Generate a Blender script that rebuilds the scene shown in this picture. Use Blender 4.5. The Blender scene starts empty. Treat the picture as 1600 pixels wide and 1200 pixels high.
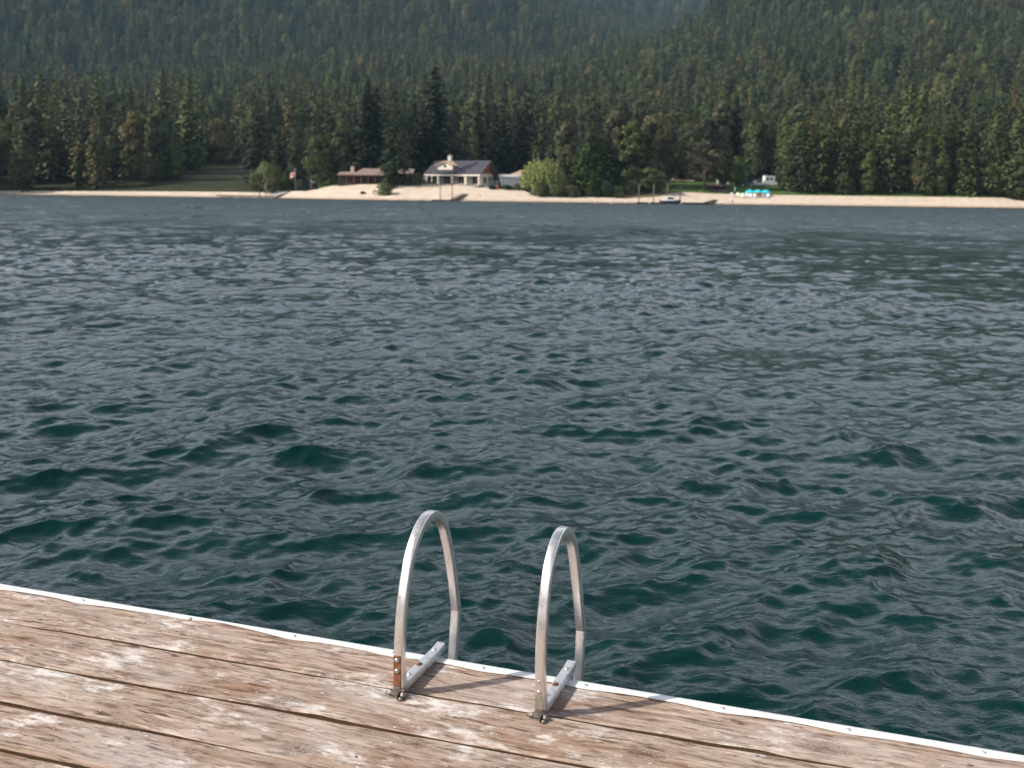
import bpy, bmesh, math, random
import numpy as np
from mathutils import Vector, Matrix
random.seed(7); rng = np.random.default_rng(7)
scene = bpy.context.scene
COL = scene.collection

# ------------------------------------------------------------------ camera, sky, sun, exposure
F_PX, HORIZON, ROLL = 1667.0, 304.5, 0.0135        # focal length in photo pixels, horizon row, camera roll
CAM_Z, DECK_Z = 2.05, 0.45
PITCH = math.atan((600 - HORIZON) / F_PX)
c_f = np.array([0, math.cos(PITCH), -math.sin(PITCH)])
c_u0 = np.array([0, math.sin(PITCH), math.cos(PITCH)])
c_r = math.cos(ROLL) * np.array([1., 0, 0]) + math.sin(ROLL) * c_u0
c_u = -math.sin(ROLL) * np.array([1., 0, 0]) + math.cos(ROLL) * c_u0
c_p = np.array([0, 0, CAM_Z])
cam = bpy.data.cameras.new('camera'); camo = bpy.data.objects.new('camera', cam); COL.objects.link(camo)
camo.matrix_world = Matrix(((c_r[0], c_u[0], -c_f[0], 0), (c_r[1], c_u[1], -c_f[1], 0), (c_r[2], c_u[2], -c_f[2], CAM_Z), (0, 0, 0, 1)))
cam.sensor_fit = 'HORIZONTAL'; cam.sensor_width = 48; cam.lens = 50
cam.clip_start = 0.05; cam.clip_end = 9000
cam.dof.use_dof = True; cam.dof.focus_distance = 3.7; cam.dof.aperture_fstop = 6.3
scene.camera = camo

SUN_AZ, SUN_EL = math.radians(17), math.radians(38)   # SUN_AZ: the way shadows run, from +X towards +Y
world = bpy.data.worlds.new("World"); scene.world = world; world.use_nodes = True
wn = world.node_tree.nodes; wl = world.node_tree.links
sky = wn.new('ShaderNodeTexSky'); sky.sky_type = 'NISHITA'; sky.sun_disc = False
sky.sun_elevation = SUN_EL
sx, sy = -math.cos(SUN_AZ), -math.sin(SUN_AZ)
sky.sun_rotation = math.atan2(sx, sy)
sky.dust_density = 1.0; sky.air_density = 1.3; sky.ozone_density = 1.0; sky.altitude = 500
bg = wn['Background']; bg.inputs['Strength'].default_value = 0.13
hs = wn.new('ShaderNodeHueSaturation'); hs.inputs['Saturation'].default_value = 0.52     # smoke-greyed summer sky
wl.new(sky.outputs['Color'], hs.inputs['Color'])
tc = wn.new('ShaderNodeTexCoord'); sp = wn.new('ShaderNodeSeparateXYZ'); wl.new(tc.outputs['Generated'], sp.inputs[0])
rp = wn.new('ShaderNodeValToRGB'); wl.new(sp.outputs[2], rp.inputs[0]); e = rp.color_ramp.elements      # smoke lies thick and bright low in the sky
e[0].position = 0.0; e[0].color = (.62, .60, .57, 1); e[1].position = .9; e[1].color = (.11, .115, .12, 1)
for q, cc in ((.22, (.82, .71, .68)), (.42, (.72, .63, .60)), (.60, (.28, .26, .25)), (.78, (.13, .135, .14))): k = e.new(q); k.color = (*cc, 1)
mm = wn.new('ShaderNodeVectorMath'); mm.operation = 'MULTIPLY'; wl.new(hs.outputs['Color'], mm.inputs[0]); wl.new(rp.outputs['Color'], mm.inputs[1])
ms = wn.new('ShaderNodeVectorMath'); ms.operation = 'SCALE'; ms.inputs['Scale'].default_value = 3.9; wl.new(mm.outputs[0], ms.inputs[0])
wl.new(ms.outputs[0], bg.inputs['Color'])
sun = bpy.data.lights.new('sun', 'SUN'); suno = bpy.data.objects.new('sun', sun); COL.objects.link(suno)
sun.energy = 5.0; sun.angle = math.radians(0.5); sun.color = (1, 0.93, 0.84)
sdir = Vector((math.cos(SUN_AZ) * math.cos(SUN_EL), math.sin(SUN_AZ) * math.cos(SUN_EL), -math.sin(SUN_EL)))
suno.rotation_euler = sdir.to_track_quat('-Z', 'Y').to_euler(); suno.location = (-20, -5, 30)
scene.view_settings.view_transform = 'Standard'; scene.view_settings.look = 'None'
scene.view_settings.gamma = 1; scene.view_settings.exposure = 0.35
scene.cycles.use_denoising = True
scene.cycles.max_bounces = 6; scene.cycles.diffuse_bounces = 2; scene.cycles.glossy_bounces = 3
scene.cycles.transmission_bounces = 4; scene.cycles.volume_bounces = 0; scene.cycles.transparent_max_bounces = 6
scene.cycles.caustics_reflective = False; scene.cycles.caustics_refractive = False

# ------------------------------------------------------------------ material helpers
class NT:
    def __init__(s, name):
        s.m = bpy.data.materials.new(name); s.m.use_nodes = True
        s.n = s.m.node_tree.nodes; s.l = s.m.node_tree.links; s.b = s.n['Principled BSDF']
    def new(s, t, **kw):
        n = s.n.new(t)
        for k, v in kw.items():
            if k in n.inputs.keys(): n.inputs[k].default_value = v
            else: setattr(n, k, v)
        return n
    def link(s, a, b): s.l.new(a, b)
    def obj_co(s): return s.new('ShaderNodeTexCoord').outputs['Object']
    def mapped(s, co, scale, loc=(0, 0, 0), rot=(0, 0, 0)):
        m = s.new('ShaderNodeMapping'); m.inputs['Scale'].default_value = scale; m.inputs['Location'].default_value = loc
        m.inputs['Rotation'].default_value = rot
        s.link(co, m.inputs['Vector']); return m.outputs['Vector']
    def noise(s, co, scale, detail=4, rough=0.55, dist=0):
        n = s.new('ShaderNodeTexNoise'); n.inputs['Scale'].default_value = scale; n.inputs['Detail'].default_value = detail
        n.inputs['Roughness'].default_value = rough; n.inputs['Distortion'].default_value = dist
        if co is not None: s.link(co, n.inputs['Vector'])
        return n.outputs['Fac']
    def ramp(s, fac, stops):
        r = s.new('ShaderNodeValToRGB'); e = r.color_ramp.elements
        while len(e) < len(stops): e.new(0.5)
        for i, (p, c) in enumerate(stops):
            e[i].position = p; e[i].color = (c if len(c) == 4 else (*c, 1)) if isinstance(c, tuple) else (c, c, c, 1)
        s.link(fac, r.inputs['Fac']); return r.outputs['Color']
    def mix(s, a, b, fac, mode='MIX'):
        n = s.new('ShaderNodeMix', data_type='RGBA', blend_type=mode)
        for v, k in ((a, 6), (b, 7), (fac, 0)):
            if isinstance(v, (int, float)): n.inputs[k].default_value = v if k == 0 else (v, v, v, 1)
            elif isinstance(v, tuple): n.inputs[k].default_value = (*v, 1) if len(v) == 3 else v
            else: s.link(v, n.inputs[k])
        return n.outputs[2]
    def math(s, op, a, b=0.0):
        n = s.new('ShaderNodeMath', operation=op)
        for i, v in enumerate((a, b)):
            if isinstance(v, (int, float)): n.inputs[i].default_value = v
            else: s.link(v, n.inputs[i])
        return n.outputs[0]
    def bump(s, h, strength=1.0, dist=0.01, normal=None):
        n = s.new('ShaderNodeBump'); n.inputs['Strength'].default_value = strength; n.inputs['Distance'].default_value = dist
        s.link(h, n.inputs['Height'])
        if normal is not None: s.link(normal, n.inputs['Normal'])
        return n.outputs['Normal']
    def set(s, **kw):
        for k, v in kw.items():
            i = s.b.inputs[k.replace('_', ' ')]
            if isinstance(v, (int, float)): i.default_value = v
            elif isinstance(v, tuple): i.default_value = (*v, 1) if len(v) == 3 else v
            else: s.link(v, i)
        return s.m

def paint(name, c, rough=0.6, var=0.18, scale=2.0, metallic=0.0, spec=0.35):
    t = NT(name); f = t.noise(t.obj_co(), scale, 5)
    col = t.ramp(f, [(0.25, tuple(x * (1 - var) for x in c)), (0.75, tuple(min(1, x * (1 + var)) for x in c))])
    return t.set(Base_Color=col, Roughness=rough, Metallic=metallic, Specular_IOR_Level=spec)

def foliage(name, c, c2=None, rnd=0.16):
    t = NT(name)
    c2 = c2 or tuple(x * 1.7 for x in c)
    g = t.new('ShaderNodeNewGeometry').outputs['Random Per Island']
    o = t.new('ShaderNodeObjectInfo').outputs['Random']
    col = t.ramp(g, [(0.0, tuple(x * 0.6 for x in c)), (0.5, c), (1.0, c2)])
    if rnd > .5:   # a wood of many kinds: dark firs, olive pines, yellow-green leaves, a few grey dead ones
        br = t.ramp(o, [(0.0, (.45, .55, .55)), (.3, (.75, .85, .75)), (.55, (1, 1, .9)), (.75, (1.35, 1.2, .8)), (.9, (1.05, 1.3, .8)), (.97, (1.9, 1.35, 1.15))])
    else: br = t.ramp(o, [(0.0, (1 - rnd, 1 - rnd * 1.0, 1 - rnd * 0.8)), (0.5, (1, 1, 1)), (1.0, (1 + rnd * 1.0, 1 + rnd * 0.75, 1 + rnd * 0.3))])
    col = t.mix(col, br, 1.0, 'MULTIPLY')
    # the shading follows the crown's rounded shape more than each spray's own tilt
    cv = t.new('ShaderNodeVectorMath', operation='MULTIPLY'); t.link(t.obj_co(), cv.inputs[0]); cv.inputs[1].default_value = (1, 1, 0)
    cn = t.new('ShaderNodeVectorMath', operation='NORMALIZE'); t.link(cv.outputs[0], cn.inputs[0])
    up = t.new('ShaderNodeVectorMath', operation='ADD'); t.link(cn.outputs[0], up.inputs[0]); up.inputs[1].default_value = (0, 0, 0.45)
    vt = t.new('ShaderNodeVectorTransform', vector_type='NORMAL', convert_from='OBJECT', convert_to='WORLD'); t.link(up.outputs[0], vt.inputs[0])
    vn = t.new('ShaderNodeVectorMath', operation='NORMALIZE'); t.link(vt.outputs[0], vn.inputs[0])
    sc = t.new('ShaderNodeVectorMath', operation='SCALE'); t.link(vn.outputs[0], sc.inputs[0]); sc.inputs['Scale'].default_value = 1.1
    ad = t.new('ShaderNodeVectorMath', operation='ADD'); t.link(sc.outputs[0], ad.inputs[0]); t.link(t.new('ShaderNodeNewGeometry').outputs['Normal'], ad.inputs[1])
    nn = t.new('ShaderNodeVectorMath', operation='NORMALIZE'); t.link(ad.outputs[0], nn.inputs[0])
    t.set(Base_Color=col, Roughness=0.65, Specular_IOR_Level=0.2, Normal=nn.outputs[0])
    tr = t.new('ShaderNodeBsdfTranslucent'); t.link(col, tr.inputs['Color']); t.link(nn.outputs[0], tr.inputs['Normal'])
    mx = t.new('ShaderNodeMixShader'); mx.inputs[0].default_value = 0.22
    t.link(t.b.outputs[0], mx.inputs[1]); t.link(tr.outputs[0], mx.inputs[2])
    t.link(mx.outputs[0], t.n['Material Output'].inputs['Surface'])
    return t.m

# ------------------------------------------------------------------ mesh helpers
def link_mesh(name, verts, faces, mat, parent=None, smooth=False):
    me = bpy.data.meshes.new(name)
    if isinstance(verts, np.ndarray):
        nv = len(verts); faces = np.asarray(faces, dtype=np.int32); nf, k = faces.shape
        me.vertices.add(nv); me.vertices.foreach_set('co', verts.astype(np.float32).ravel())
        me.loops.add(nf * k); me.loops.foreach_set('vertex_index', faces.ravel())
        me.polygons.add(nf); me.polygons.foreach_set('loop_start', np.arange(nf, dtype=np.int32) * k)
        me.polygons.foreach_set('loop_total', np.full(nf, k, dtype=np.int32))
        me.update(calc_edges=True)
    else:
        me.from_pydata(verts, [], faces); me.update()
    if smooth: me.polygons.foreach_set('use_smooth', [True] * len(me.polygons))
    o = bpy.data.objects.new(name, me); COL.objects.link(o)
    if mat: me.materials.append(mat)
    if parent: o.parent = parent
    return o

class MB:
    def __init__(s): s.v = []; s.f = []
    def add(s, vs, fs):
        b = len(s.v); s.v += [tuple(p) for p in vs]; s.f += [tuple(i + b for i in f) for f in fs]; return s
    def box(s, c, d, rot=None, bev=0.0, taper=1.0):
        x, y, z = (k / 2 for k in d); vs = []
        if bev > 0:
            b = bev; out = []
            for sz in (-1, 1):
                for (ix, iy, ax) in ((x - b, y, 0), (x, y - b, 1)):
                    pass
            ring = [(-x + b, -y), (x - b, -y), (x, -y + b), (x, y - b), (x - b, y), (-x + b, y), (-x, y - b), (-x, -y + b)]
            ins = [(p[0] * (x - b) / x, p[1] * (y - b) / y) for p in ring]
            vs = [(p[0], p[1], -z) for p in ins] + [(p[0], p[1], -z + b) for p in ring] + [(p[0], p[1], z - b) for p in ring] + [(p[0], p[1], z) for p in ins]
            fs = [tuple(range(7, -1, -1)), tuple(range(24, 32))]
            for k in range(3):
                for i in range(8): j = (i + 1) % 8; fs.append((k * 8 + i, k * 8 + j, k * 8 + 8 + j, k * 8 + 8 + i))
        else:
            for sz in (-1, 1):
                t = taper if sz > 0 else 1
                vs += [(-x * t, -y * t, sz * z), (x * t, -y * t, sz * z), (x * t, y * t, sz * z), (-x * t, y * t, sz * z)]
            fs = [(3, 2, 1, 0), (4, 5, 6, 7), (0, 1, 5, 4), (1, 2, 6, 5), (2, 3, 7, 6), (3, 0, 4, 7)]
        if rot is not None: vs = [rot @ Vector(p) for p in vs]
        return s.add([(p[0] + c[0], p[1] + c[1], p[2] + c[2]) for p in vs], fs)
    def tube(s, pts, r, seg=8, caps=True):
        pts = [Vector(p) for p in pts]; n = len(pts)
        rs = r if isinstance(r, (list, tuple)) else [r] * n
        ref = None; base = len(s.v); vs = []
        for i, p in enumerate(pts):
            t = (pts[min(i + 1, n - 1)] - pts[max(i - 1, 0)]).normalized()
            if ref is None: ref = t.orthogonal().normalized()
            ref = (ref - t * ref.dot(t)).normalized(); b = t.cross(ref)
            for k in range(seg):
                a = 2 * math.pi * k / seg; vs.append(p + (ref * math.cos(a) + b * math.sin(a)) * rs[i])
        fs = []
        for i in range(n - 1):
            for k in range(seg): j = (k + 1) % seg; fs.append((i * seg + k, i * seg + j, (i + 1) * seg + j, (i + 1) * seg + k))
        if caps: fs += [tuple(range(seg - 1, -1, -1)), tuple(range((n - 1) * seg, n * seg))]
        return s.add(vs, fs)
    def prism(s, poly, axis, a, b):
        """outline poly (2-D) pushed from a to b along axis ('x','y','z')"""
        def P(q, t): return {'x': (t, q[0], q[1]), 'y': (q[0], t, q[1]), 'z': (q[0], q[1], t)}[axis]
        n = len(poly); vs = [P(q, a) for q in poly] + [P(q, b) for q in poly]
        fs = [tuple(range(n - 1, -1, -1)), tuple(range(n, 2 * n))] + [(i, (i + 1) % n, n + (i + 1) % n, n + i) for i in range(n)]
        return s.add(vs, fs)
    def dome(s, c, axis, r, h, seg=12, rings=4):
        ax = Vector(axis).normalized(); u = ax.orthogonal().normalized(); w = ax.cross(u); c = Vector(c); vs = []; fs = []
        for i in range(rings):
            a = math.pi / 2 * i / rings
            for k in range(seg):
                q = 2 * math.pi * k / seg; vs.append(c + ax * h * math.sin(a) + (u * math.cos(q) + w * math.sin(q)) * r * math.cos(a))
        vs.append(c + ax * h)
        for i in range(rings - 1):
            for k in range(seg): j = (k + 1) % seg; fs.append((i * seg + k, i * seg + j, (i + 1) * seg + j, (i + 1) * seg + k))
        for k in range(seg): fs.append(((rings - 1) * seg + k, (rings - 1) * seg + (k + 1) % seg, rings * seg))
        return s.add(vs, fs)
    def build(s, name, mat, parent=None, smooth=False, auto=None):
        o = link_mesh(name, s.v, s.f, mat, parent, smooth)
        bm = bmesh.new(); bm.from_mesh(o.data); bmesh.ops.recalc_face_normals(bm, faces=bm.faces); bm.to_mesh(o.data); bm.free()
        if auto: 
            o.data.polygons.foreach_set('use_smooth', [True] * len(o.data.polygons))
            o.data.set_sharp_from_angle(angle=math.radians(auto))
        return o

def tag(o, label=None, cat=None, group=None, kind=None):
    if label: o['label'] = label
    if cat: o['category'] = cat
    if group: o['group'] = group
    if kind: o['kind'] = kind
    return o
def thing(name, loc, label, cat, rz=0.0, group=None, scale=None):
    o = bpy.data.objects.new(name, None); COL.objects.link(o); o.empty_display_size = 0.3
    o.location = loc; o.rotation_euler = (0, 0, rz)
    if scale: o.scale = scale
    return tag(o, label, cat, group)

# ------------------------------------------------------------------ where things stand
def ray(px, py): return c_f + c_r * ((px - 800) / F_PX) - c_u * ((py - 600) / F_PX)
def onz(px, py, z):
    d = ray(px, py); return c_p + d * ((z - CAM_Z) / d[2])
SHORE_ROWS = ([-100, 200, 400, 500, 620, 720, 800, 900, 1000, 1100, 1200, 1400, 1700], [302.6, 306.6, 309.4, 311.4, 313.4, 314.6, 315.6, 316.8, 318.0, 319.1, 320.4, 323.0, 327.0])
SH = np.array([onz(a, b, 0)[:2] for a, b in zip(*SHORE_ROWS)])
def shore_y(x):
    return np.interp(x, SH[:, 0], SH[:, 1]) + 0.8 * np.sin(np.asarray(x) * 0.07) + 0.5 * np.sin(np.asarray(x) * 0.19 + 1)
def afloat(px, out):
    """a place on the water so many metres out from the shore"""
    d = ray(px, 312); x = 0.0
    for _ in range(8): x = d[0] / d[1] * (float(shore_y(x)) - out)
    return np.array([x, float(shore_y(x)) - out, 0.0])
G_D = np.array([-60, -20, 0, 4, 12, 20, 30, 60, 100, 4000.]); G_Z = np.array([-6, -2.2, 0, .5, 1.65, 3.1, 5.0, 8.0, 11.5, 345])
def near_z(x, y): return np.interp(y - shore_y(x), G_D, G_Z)
# hill skyline control: photo column -> terrain ridge rows
HX = np.array([-100, 0, 400, 600, 800, 900, 1000, 1100, 1200, 1400, 1700.])
H1Y = np.array([180, 175, 160, 148, 134, 122, 94, 52, 28, 5, 0.])
H1R = np.array([1000, 1000, 1020, 1050, 1080, 1120, 1160, 1220, 1280, 1300, 1300.])
H2Y = np.array([-190, -190, -190, -170, -60, 24, 66, 90, 110, 130, 140.])
H3Y = np.array([-180, -180, -180, -180, -190, -180, -170, -170, -180, -180, -180.])
def ground_z(x, y):
    x = np.asarray(x, float); y = np.asarray(y, float); r = np.hypot(x, y)
    px = 800 + np.tan(np.clip(np.arctan2(x, np.maximum(y, 1e-3)), -0.8, 0.8)) * F_PX * 1.015
    hor = HORIZON + (px - 800) * ROLL
    def zr(rows, rr): return CAM_Z + (hor - np.interp(px, HX, rows)) / F_PX * rr * 0.985
    r1 = np.interp(px, HX, H1R); z1 = zr(H1Y, r1); z2 = zr(H2Y, 2000); z3 = zr(H3Y, 2900)
    zn = near_z(x, y)
    r0 = 600.0; z0 = 24.0
    t = np.clip((r - r0) / (r1 - r0), 0, 1); s1 = z0 + (z1 - z0) * (t ** 1.15)
    dip = z1 - 22
    t2 = np.clip((r - r1 - 120) / (2000 - r1 - 120), 0, 1)
    s2 = np.where(r < r1 + 120, z1 + (dip - z1) * np.clip((r - r1) / 120, 0, 1), dip + (z2 - dip) * t2)
    t3 = np.clip((r - 2120) / 780, 0, 1); d2 = z2 - 30
    s3 = np.where(r < 2120, z2 + (d2 - z2) * np.clip((r - 2000) / 120, 0, 1), d2 + (z3 - d2) * t3)
    far = np.where(r < r1, s1, np.where(r < 2000, s2, s3))
    bump = (np.sin(x * .021 + 1.3) * np.sin(y * .017) * 5 + np.sin(x * .007 + y * .009) * 9) * np.clip((r - 620) / 500, 0, 1)
    w = np.clip((r - 480) / 110, 0, 1); w = w * w * (3 - 2 * w)
    return zn * (1 - w) + (far + bump) * w
def hit(px, py):
    """the place on the far bank seen at a photo pixel"""
    d = ray(px, py); t = np.arange(300, 520, 0.1); p = c_p[None] + d[None] * t[:, None]
    k = np.nonzero((p[:, 2] <= ground_z(p[:, 0], p[:, 1])) & (p[:, 1] > shore_y(p[:, 0]) - 3))[0]
    q = p[k[0]] if len(k) else p[-1]
    return np.array([q[0], q[1], float(ground_z(q[0], q[1]))])
def m_per_px(p): return float(np.dot(p - c_p, c_f)) / F_PX
def height_to(p, px, py): # z seen at row py standing over p
    d = ray(px, py); return float((c_p + d * (p[1] / d[1]))[2])

E_AX = np.array([math.cos(math.radians(-19.36)), math.sin(math.radians(-19.36)), 0])
N_AX = np.array([-E_AX[1], E_AX[0], 0])
DOCK_RZ = math.radians(-19.36)
# ================================================================== WATER
def wave_tile(T, N, lmin, lmax, seed, wind=math.radians(-70), spread=1.0):
    g = np.random.default_rng(seed); k1 = np.fft.fftfreq(N, T / N) * 2 * np.pi
    kx, ky = np.meshgrid(k1, k1, indexing='ij'); k = np.hypot(kx, ky); k[0, 0] = 1e9
    ang = np.arctan2(ky, kx) - wind
    lam = 2 * np.pi / k
    band = 1 / (1 + (lmin / lam) ** 6) * 1 / (1 + (lam / lmax) ** 4)
    amp = k ** -1.9 * np.sqrt(band) * np.sqrt(np.abs(np.cos(ang)) ** spread + 0.06)
    h = (g.normal(size=(N, N)) + 1j * g.normal(size=(N, N))) * amp
    h[0, 0] = 0
    H = np.real(np.fft.ifft2(h)); dx = np.real(np.fft.ifft2(1j * kx / k * h)); dy = np.real(np.fft.ifft2(1j * ky / k * h))
    sl = np.real(np.fft.ifft2(1j * kx * h)) ** 2 + np.real(np.fft.ifft2(1j * ky * h)) ** 2
    s = 1 / math.sqrt(sl.mean())
    return np.stack([H * s, dx * s, dy * s], -1)     # scaled to unit rms slope
def sample(tile, T, x, y, rot=0.0):
    N = tile.shape[0]; c, s = math.cos(rot), math.sin(rot)
    u = (x * c + y * s) / T * N; v = (-x * s + y * c) / T * N
    i = np.floor(u).astype(int); j = np.floor(v).astype(int); fu = (u - i)[:, None]; fv = (v - j)[:, None]
    i0, i1, j0, j1 = i % N, (i + 1) % N, j % N, (j + 1) % N
    q = (tile[i0, j0] * (1 - fu) + tile[i1, j0] * fu) * (1 - fv) + (tile[i0, j1] * (1 - fu) + tile[i1, j1] * fu) * fv
    return np.stack([q[:, 0], q[:, 1] * c - q[:, 2] * s, q[:, 1] * s + q[:, 2] * c], -1)
def water():
    az = np.concatenate([np.linspace(-math.pi, -0.62, 60)[:-1], np.linspace(-0.62, 0.62, 560), np.linspace(0.62, math.pi, 60)[1:]])
    r = [0.6]
    while r[-1] < 4200:
        q = r[-1]; r.append(q + (max(0.012, 0.0031 * q) if q < 25 else 0.0042 * q if q < 420 else 0.15 * q))
    r = np.array(r)
    A, R = np.meshgrid(az, r, indexing='ij'); x = (np.sin(A) * R).ravel(); y = (np.cos(A) * R).ravel(); rr = R.ravel()
    fine = wave_tile(9.7, 1024, 0.09, 0.85, 3, spread=1.2); mid = wave_tile(31.3, 1024, 0.45, 1.7, 5, spread=3.0); big = wave_tile(83.0, 512, 1.8, 6.0, 8, spread=4.0)
    fa = np.clip(1 - (rr - 40) / 260, 0.25, 1)[:, None]
    inside = np.clip((0.9 - np.abs(A.ravel())) / 0.25, 0, 1)[:, None] * np.clip((500 - rr) / 60, 0, 1)[:, None]
    d = sample(fine, 9.7, x, y, 0.4) * 0.16 * fa + sample(mid, 31.3, x, y, 0.1) * 0.09 * (1 + np.clip((rr - 45) / 90, 0, 1.1))[:, None] + sample(big, 83.0, x, y, -0.2) * 0.034 * (1 + np.clip((rr - 45) / 90, 0, 1.1))[:, None]
    # gust patches: rougher and calmer stretches
    gust = 1 + 0.30 * np.sin(x * .31 + y * .12 + 1) * np.sin(y * .21 - x * .1) + 0.18 * np.sin(y * .07 + x * .05) + 0.15 * np.sin(x * .83 + 2) * np.sin(y * .61)
    d = d * gust[:, None] * inside
    v = np.stack([x + d[:, 1] * 0.9, y + d[:, 2] * 0.9, d[:, 0]], -1)
    na, nr = A.shape; ii = np.arange(na * nr).reshape(na, nr)
    f = np.stack([ii[:-1, :-1].ravel(), ii[1:, :-1].ravel(), ii[1:, 1:].ravel(), ii[:-1, 1:].ravel()], -1)
    t = NT('lake_water'); co = t.new('ShaderNodeNewGeometry').outputs['Position']
    n1 = t.noise(t.mapped(co, (1, 1.9, 1), rot=(0, 0, .35)), 6.0, 3, .6, .6); n2 = t.noise(t.mapped(co, (1, 1.8, 1), rot=(0, 0, -.3)), 24.0, 3, .6, .8)
    nb = t.bump(n1, 1.0, 0.007); nb = t.bump(n2, 1.0, 0.0018, nb)
    ln = t.new('ShaderNodeVectorMath', operation='LENGTH'); t.link(co, ln.inputs[0])
    # ripples too small to model out on the open lake count as roughness of the sheet; by the sheltered dock they are modelled
    rg = t.ramp(t.math('DIVIDE', ln.outputs['Value'], 200.0), [(0.04, .015), (0.14, .06), (.26, .20), (.42, .34), (.70, .44), (1.0, .48)])
    # cat's-paws: rougher and calmer streaks the breeze draws on the open lake
    cp = t.noise(t.mapped(co, (.30, .055, 1)), 1.0, 6, .72)
    rg = t.math('MULTIPLY', rg, t.ramp(cp, [(.36, .55), (.5, .95), (.64, 1.0)]))
    m = t.set(Base_Color=(0.001, 0.019, 0.0178), Roughness=rg, IOR=1.333, Normal=nb, Specular_IOR_Level=0.5)
    o = link_mesh('water', v, f, m, smooth=True)
    return tag(o, kind='structure')
water()

# ================================================================== FAR BANK: GROUND, BEACH, LAWN
def ground():
    az = np.linspace(-0.72, 0.72, 260)
    r = np.concatenate([np.arange(285, 470, 1.2), np.geomspace(472, 3400, 120)])
    A, R = np.meshgrid(az, r, indexing='ij'); x = np.sin(A) * R; y = np.cos(A) * R; z = ground_z(x, y)
    v = np.stack([x.ravel(), y.ravel(), z.ravel()], -1); na, nr = A.shape; ii = np.arange(na * nr).reshape(na, nr)
    f = np.stack([ii[:-1, :-1].ravel(), ii[1:, :-1].ravel(), ii[1:, 1:].ravel(), ii[:-1, 1:].ravel()], -1)
    t = NT('forest_floor'); co = t.new('ShaderNodeNewGeometry').outputs['Position']
    c = t.ramp(t.noise(co, .15, 6, .65), [(.3, (.018, .022, .010)), (.55, (.035, .038, .018)), (.75, (.065, .055, .03))])
    m = t.set(Base_Color=c, Roughness=.9, Specular_IOR_Level=.1)
    return tag(link_mesh('hillside_ground', v, f, m, smooth=True), kind='structure')
ground()
def sky_blockers():  # unseen slopes added behind and beside the camera to cut low sky light
    az = np.linspace(0.74, 2 * math.pi - 0.74, 150); rows = np.array([0, .06, .2, .4, .6, .8, 1.0]); v = []
    for k, a in enumerate(az):
        top = 235 + 45 * math.sin(a * 3.1 + 1) + 25 * math.sin(a * 7.7) + 10 * math.sin(a * 19); r0 = 520 + 60 * math.sin(a * 2.3)
        for q in rows: r = r0 + 420 * q; v.append((math.sin(a) * r, math.cos(a) * r, -2 + top * q ** 1.1))
    n = len(rows); f = [(i * n + j, (i + 1) * n + j, (i + 1) * n + j + 1, i * n + j + 1) for i in range(len(az) - 1) for j in range(n - 1)]
    t = NT('sky_blocker_slope'); co = t.new('ShaderNodeNewGeometry').outputs['Position']; nz = t.noise(t.mapped(co, (1, 1, .35)), .14, 6, .7)
    m = t.set(Base_Color=t.ramp(nz, [(.35, (.015, .024, .012)), (.7, (.06, .075, .03))]), Roughness=.95, Specular_IOR_Level=.05, Normal=t.bump(nz, 1, 9))
    tag(link_mesh('sky_blocking_slopes', v, f, m, smooth=True), kind='structure')
sky_blockers()
BEACH_TOP = [(-60, 299), (300, 300.5), (400, 301.5), (440, 300.5), (470, 299.5), (495, 297), (515, 292), (545, 289.5), (600, 289), (640, 289.5), (660, 289), (700, 288.3), (745, 289), (762, 291), (768, 296.5),
             (790, 297), (815, 297.5), (828, 303), (845, 308.5), (900, 309.3), (1000, 310), (1030, 308), (1045, 302.5), (1075, 301), (1110, 303), (1150, 304.5), (1200, 305.2), (1300, 306.5), (1660, 311)]
def sheet(name, lower, upper, lift, mat, rows=14, step=3.0):
    """a ground sheet between two boundary curves; a boundary is a list of photo points or a distance behind the shore"""
    x0 = max(b[0][0] for b in (lower, upper) if isinstance(b, list)); x1 = min(b[-1][0] for b in (lower, upper) if isinstance(b, list))
    n = int((x1 - x0) / step) + 1; vs = []
    def pt(b, px):
        if isinstance(b, list):
            return hit(px, float(np.interp(px, [q[0] for q in b], [q[1] for q in b])))
        p = afloat(px, -b); return p
    for i in range(n):
        px = x0 + (x1 - x0) * i / (n - 1); a = pt(lower, px); b = pt(upper, px)
        for k in range(rows + 1):
            q = a + (b - a) * k / rows; vs.append((q[0], q[1], float(ground_z(q[0], q[1])) + lift + .05 * math.sin(q[0] * 2.1 + q[1]) * math.sin(q[1] * 1.7)))
    fs = [(i * (rows + 1) + k, (i + 1) * (rows + 1) + k, (i + 1) * (rows + 1) + k + 1, i * (rows + 1) + k + 1) for i in range(n - 1) for k in range(rows)]
    return tag(link_mesh(name, vs, fs, mat, smooth=True), kind='structure')
def sand_mat():
    t = NT('beach_sand'); co = t.new('ShaderNodeNewGeometry').outputs['Position']
    c = t.ramp(t.noise(co, .35, 6, .6), [(.3, (.50, .41, .31)), (.7, (.64, .54, .44))])
    c = t.mix(c, (.40, .29, .18), t.ramp(t.noise(t.mapped(co, (.25, 1, 1)), .8, 4), [(.52, 0.0), (.75, .65)]))
    sep = t.new('ShaderNodeSeparateXYZ'); t.link(co, sep.inputs[0])
    w = t.math('ADD', sep.outputs[2], t.math('MULTIPLY', t.noise(co, .3, 4), .5))
    c = t.mix((.24, .165, .10), c, t.ramp(w, [(.36, 0.0), (.6, .55), (1.5, 1.0)]))
    c = t.mix(c, (.17, .13, .09), t.ramp(t.noise(t.mapped(co, (.6, 1.5, 1)), 1.6, 5, .7), [(.64, 0.0), (.72, .7)]))
    return t.set(Base_Color=c, Roughness=.9, Specular_IOR_Level=.1, Normal=t.bump(t.noise(co, 3, 4), .6, .08))
M_SAND = sand_mat()
sheet('beach', -2.0, BEACH_TOP, .24, M_SAND, rows=22)
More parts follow.
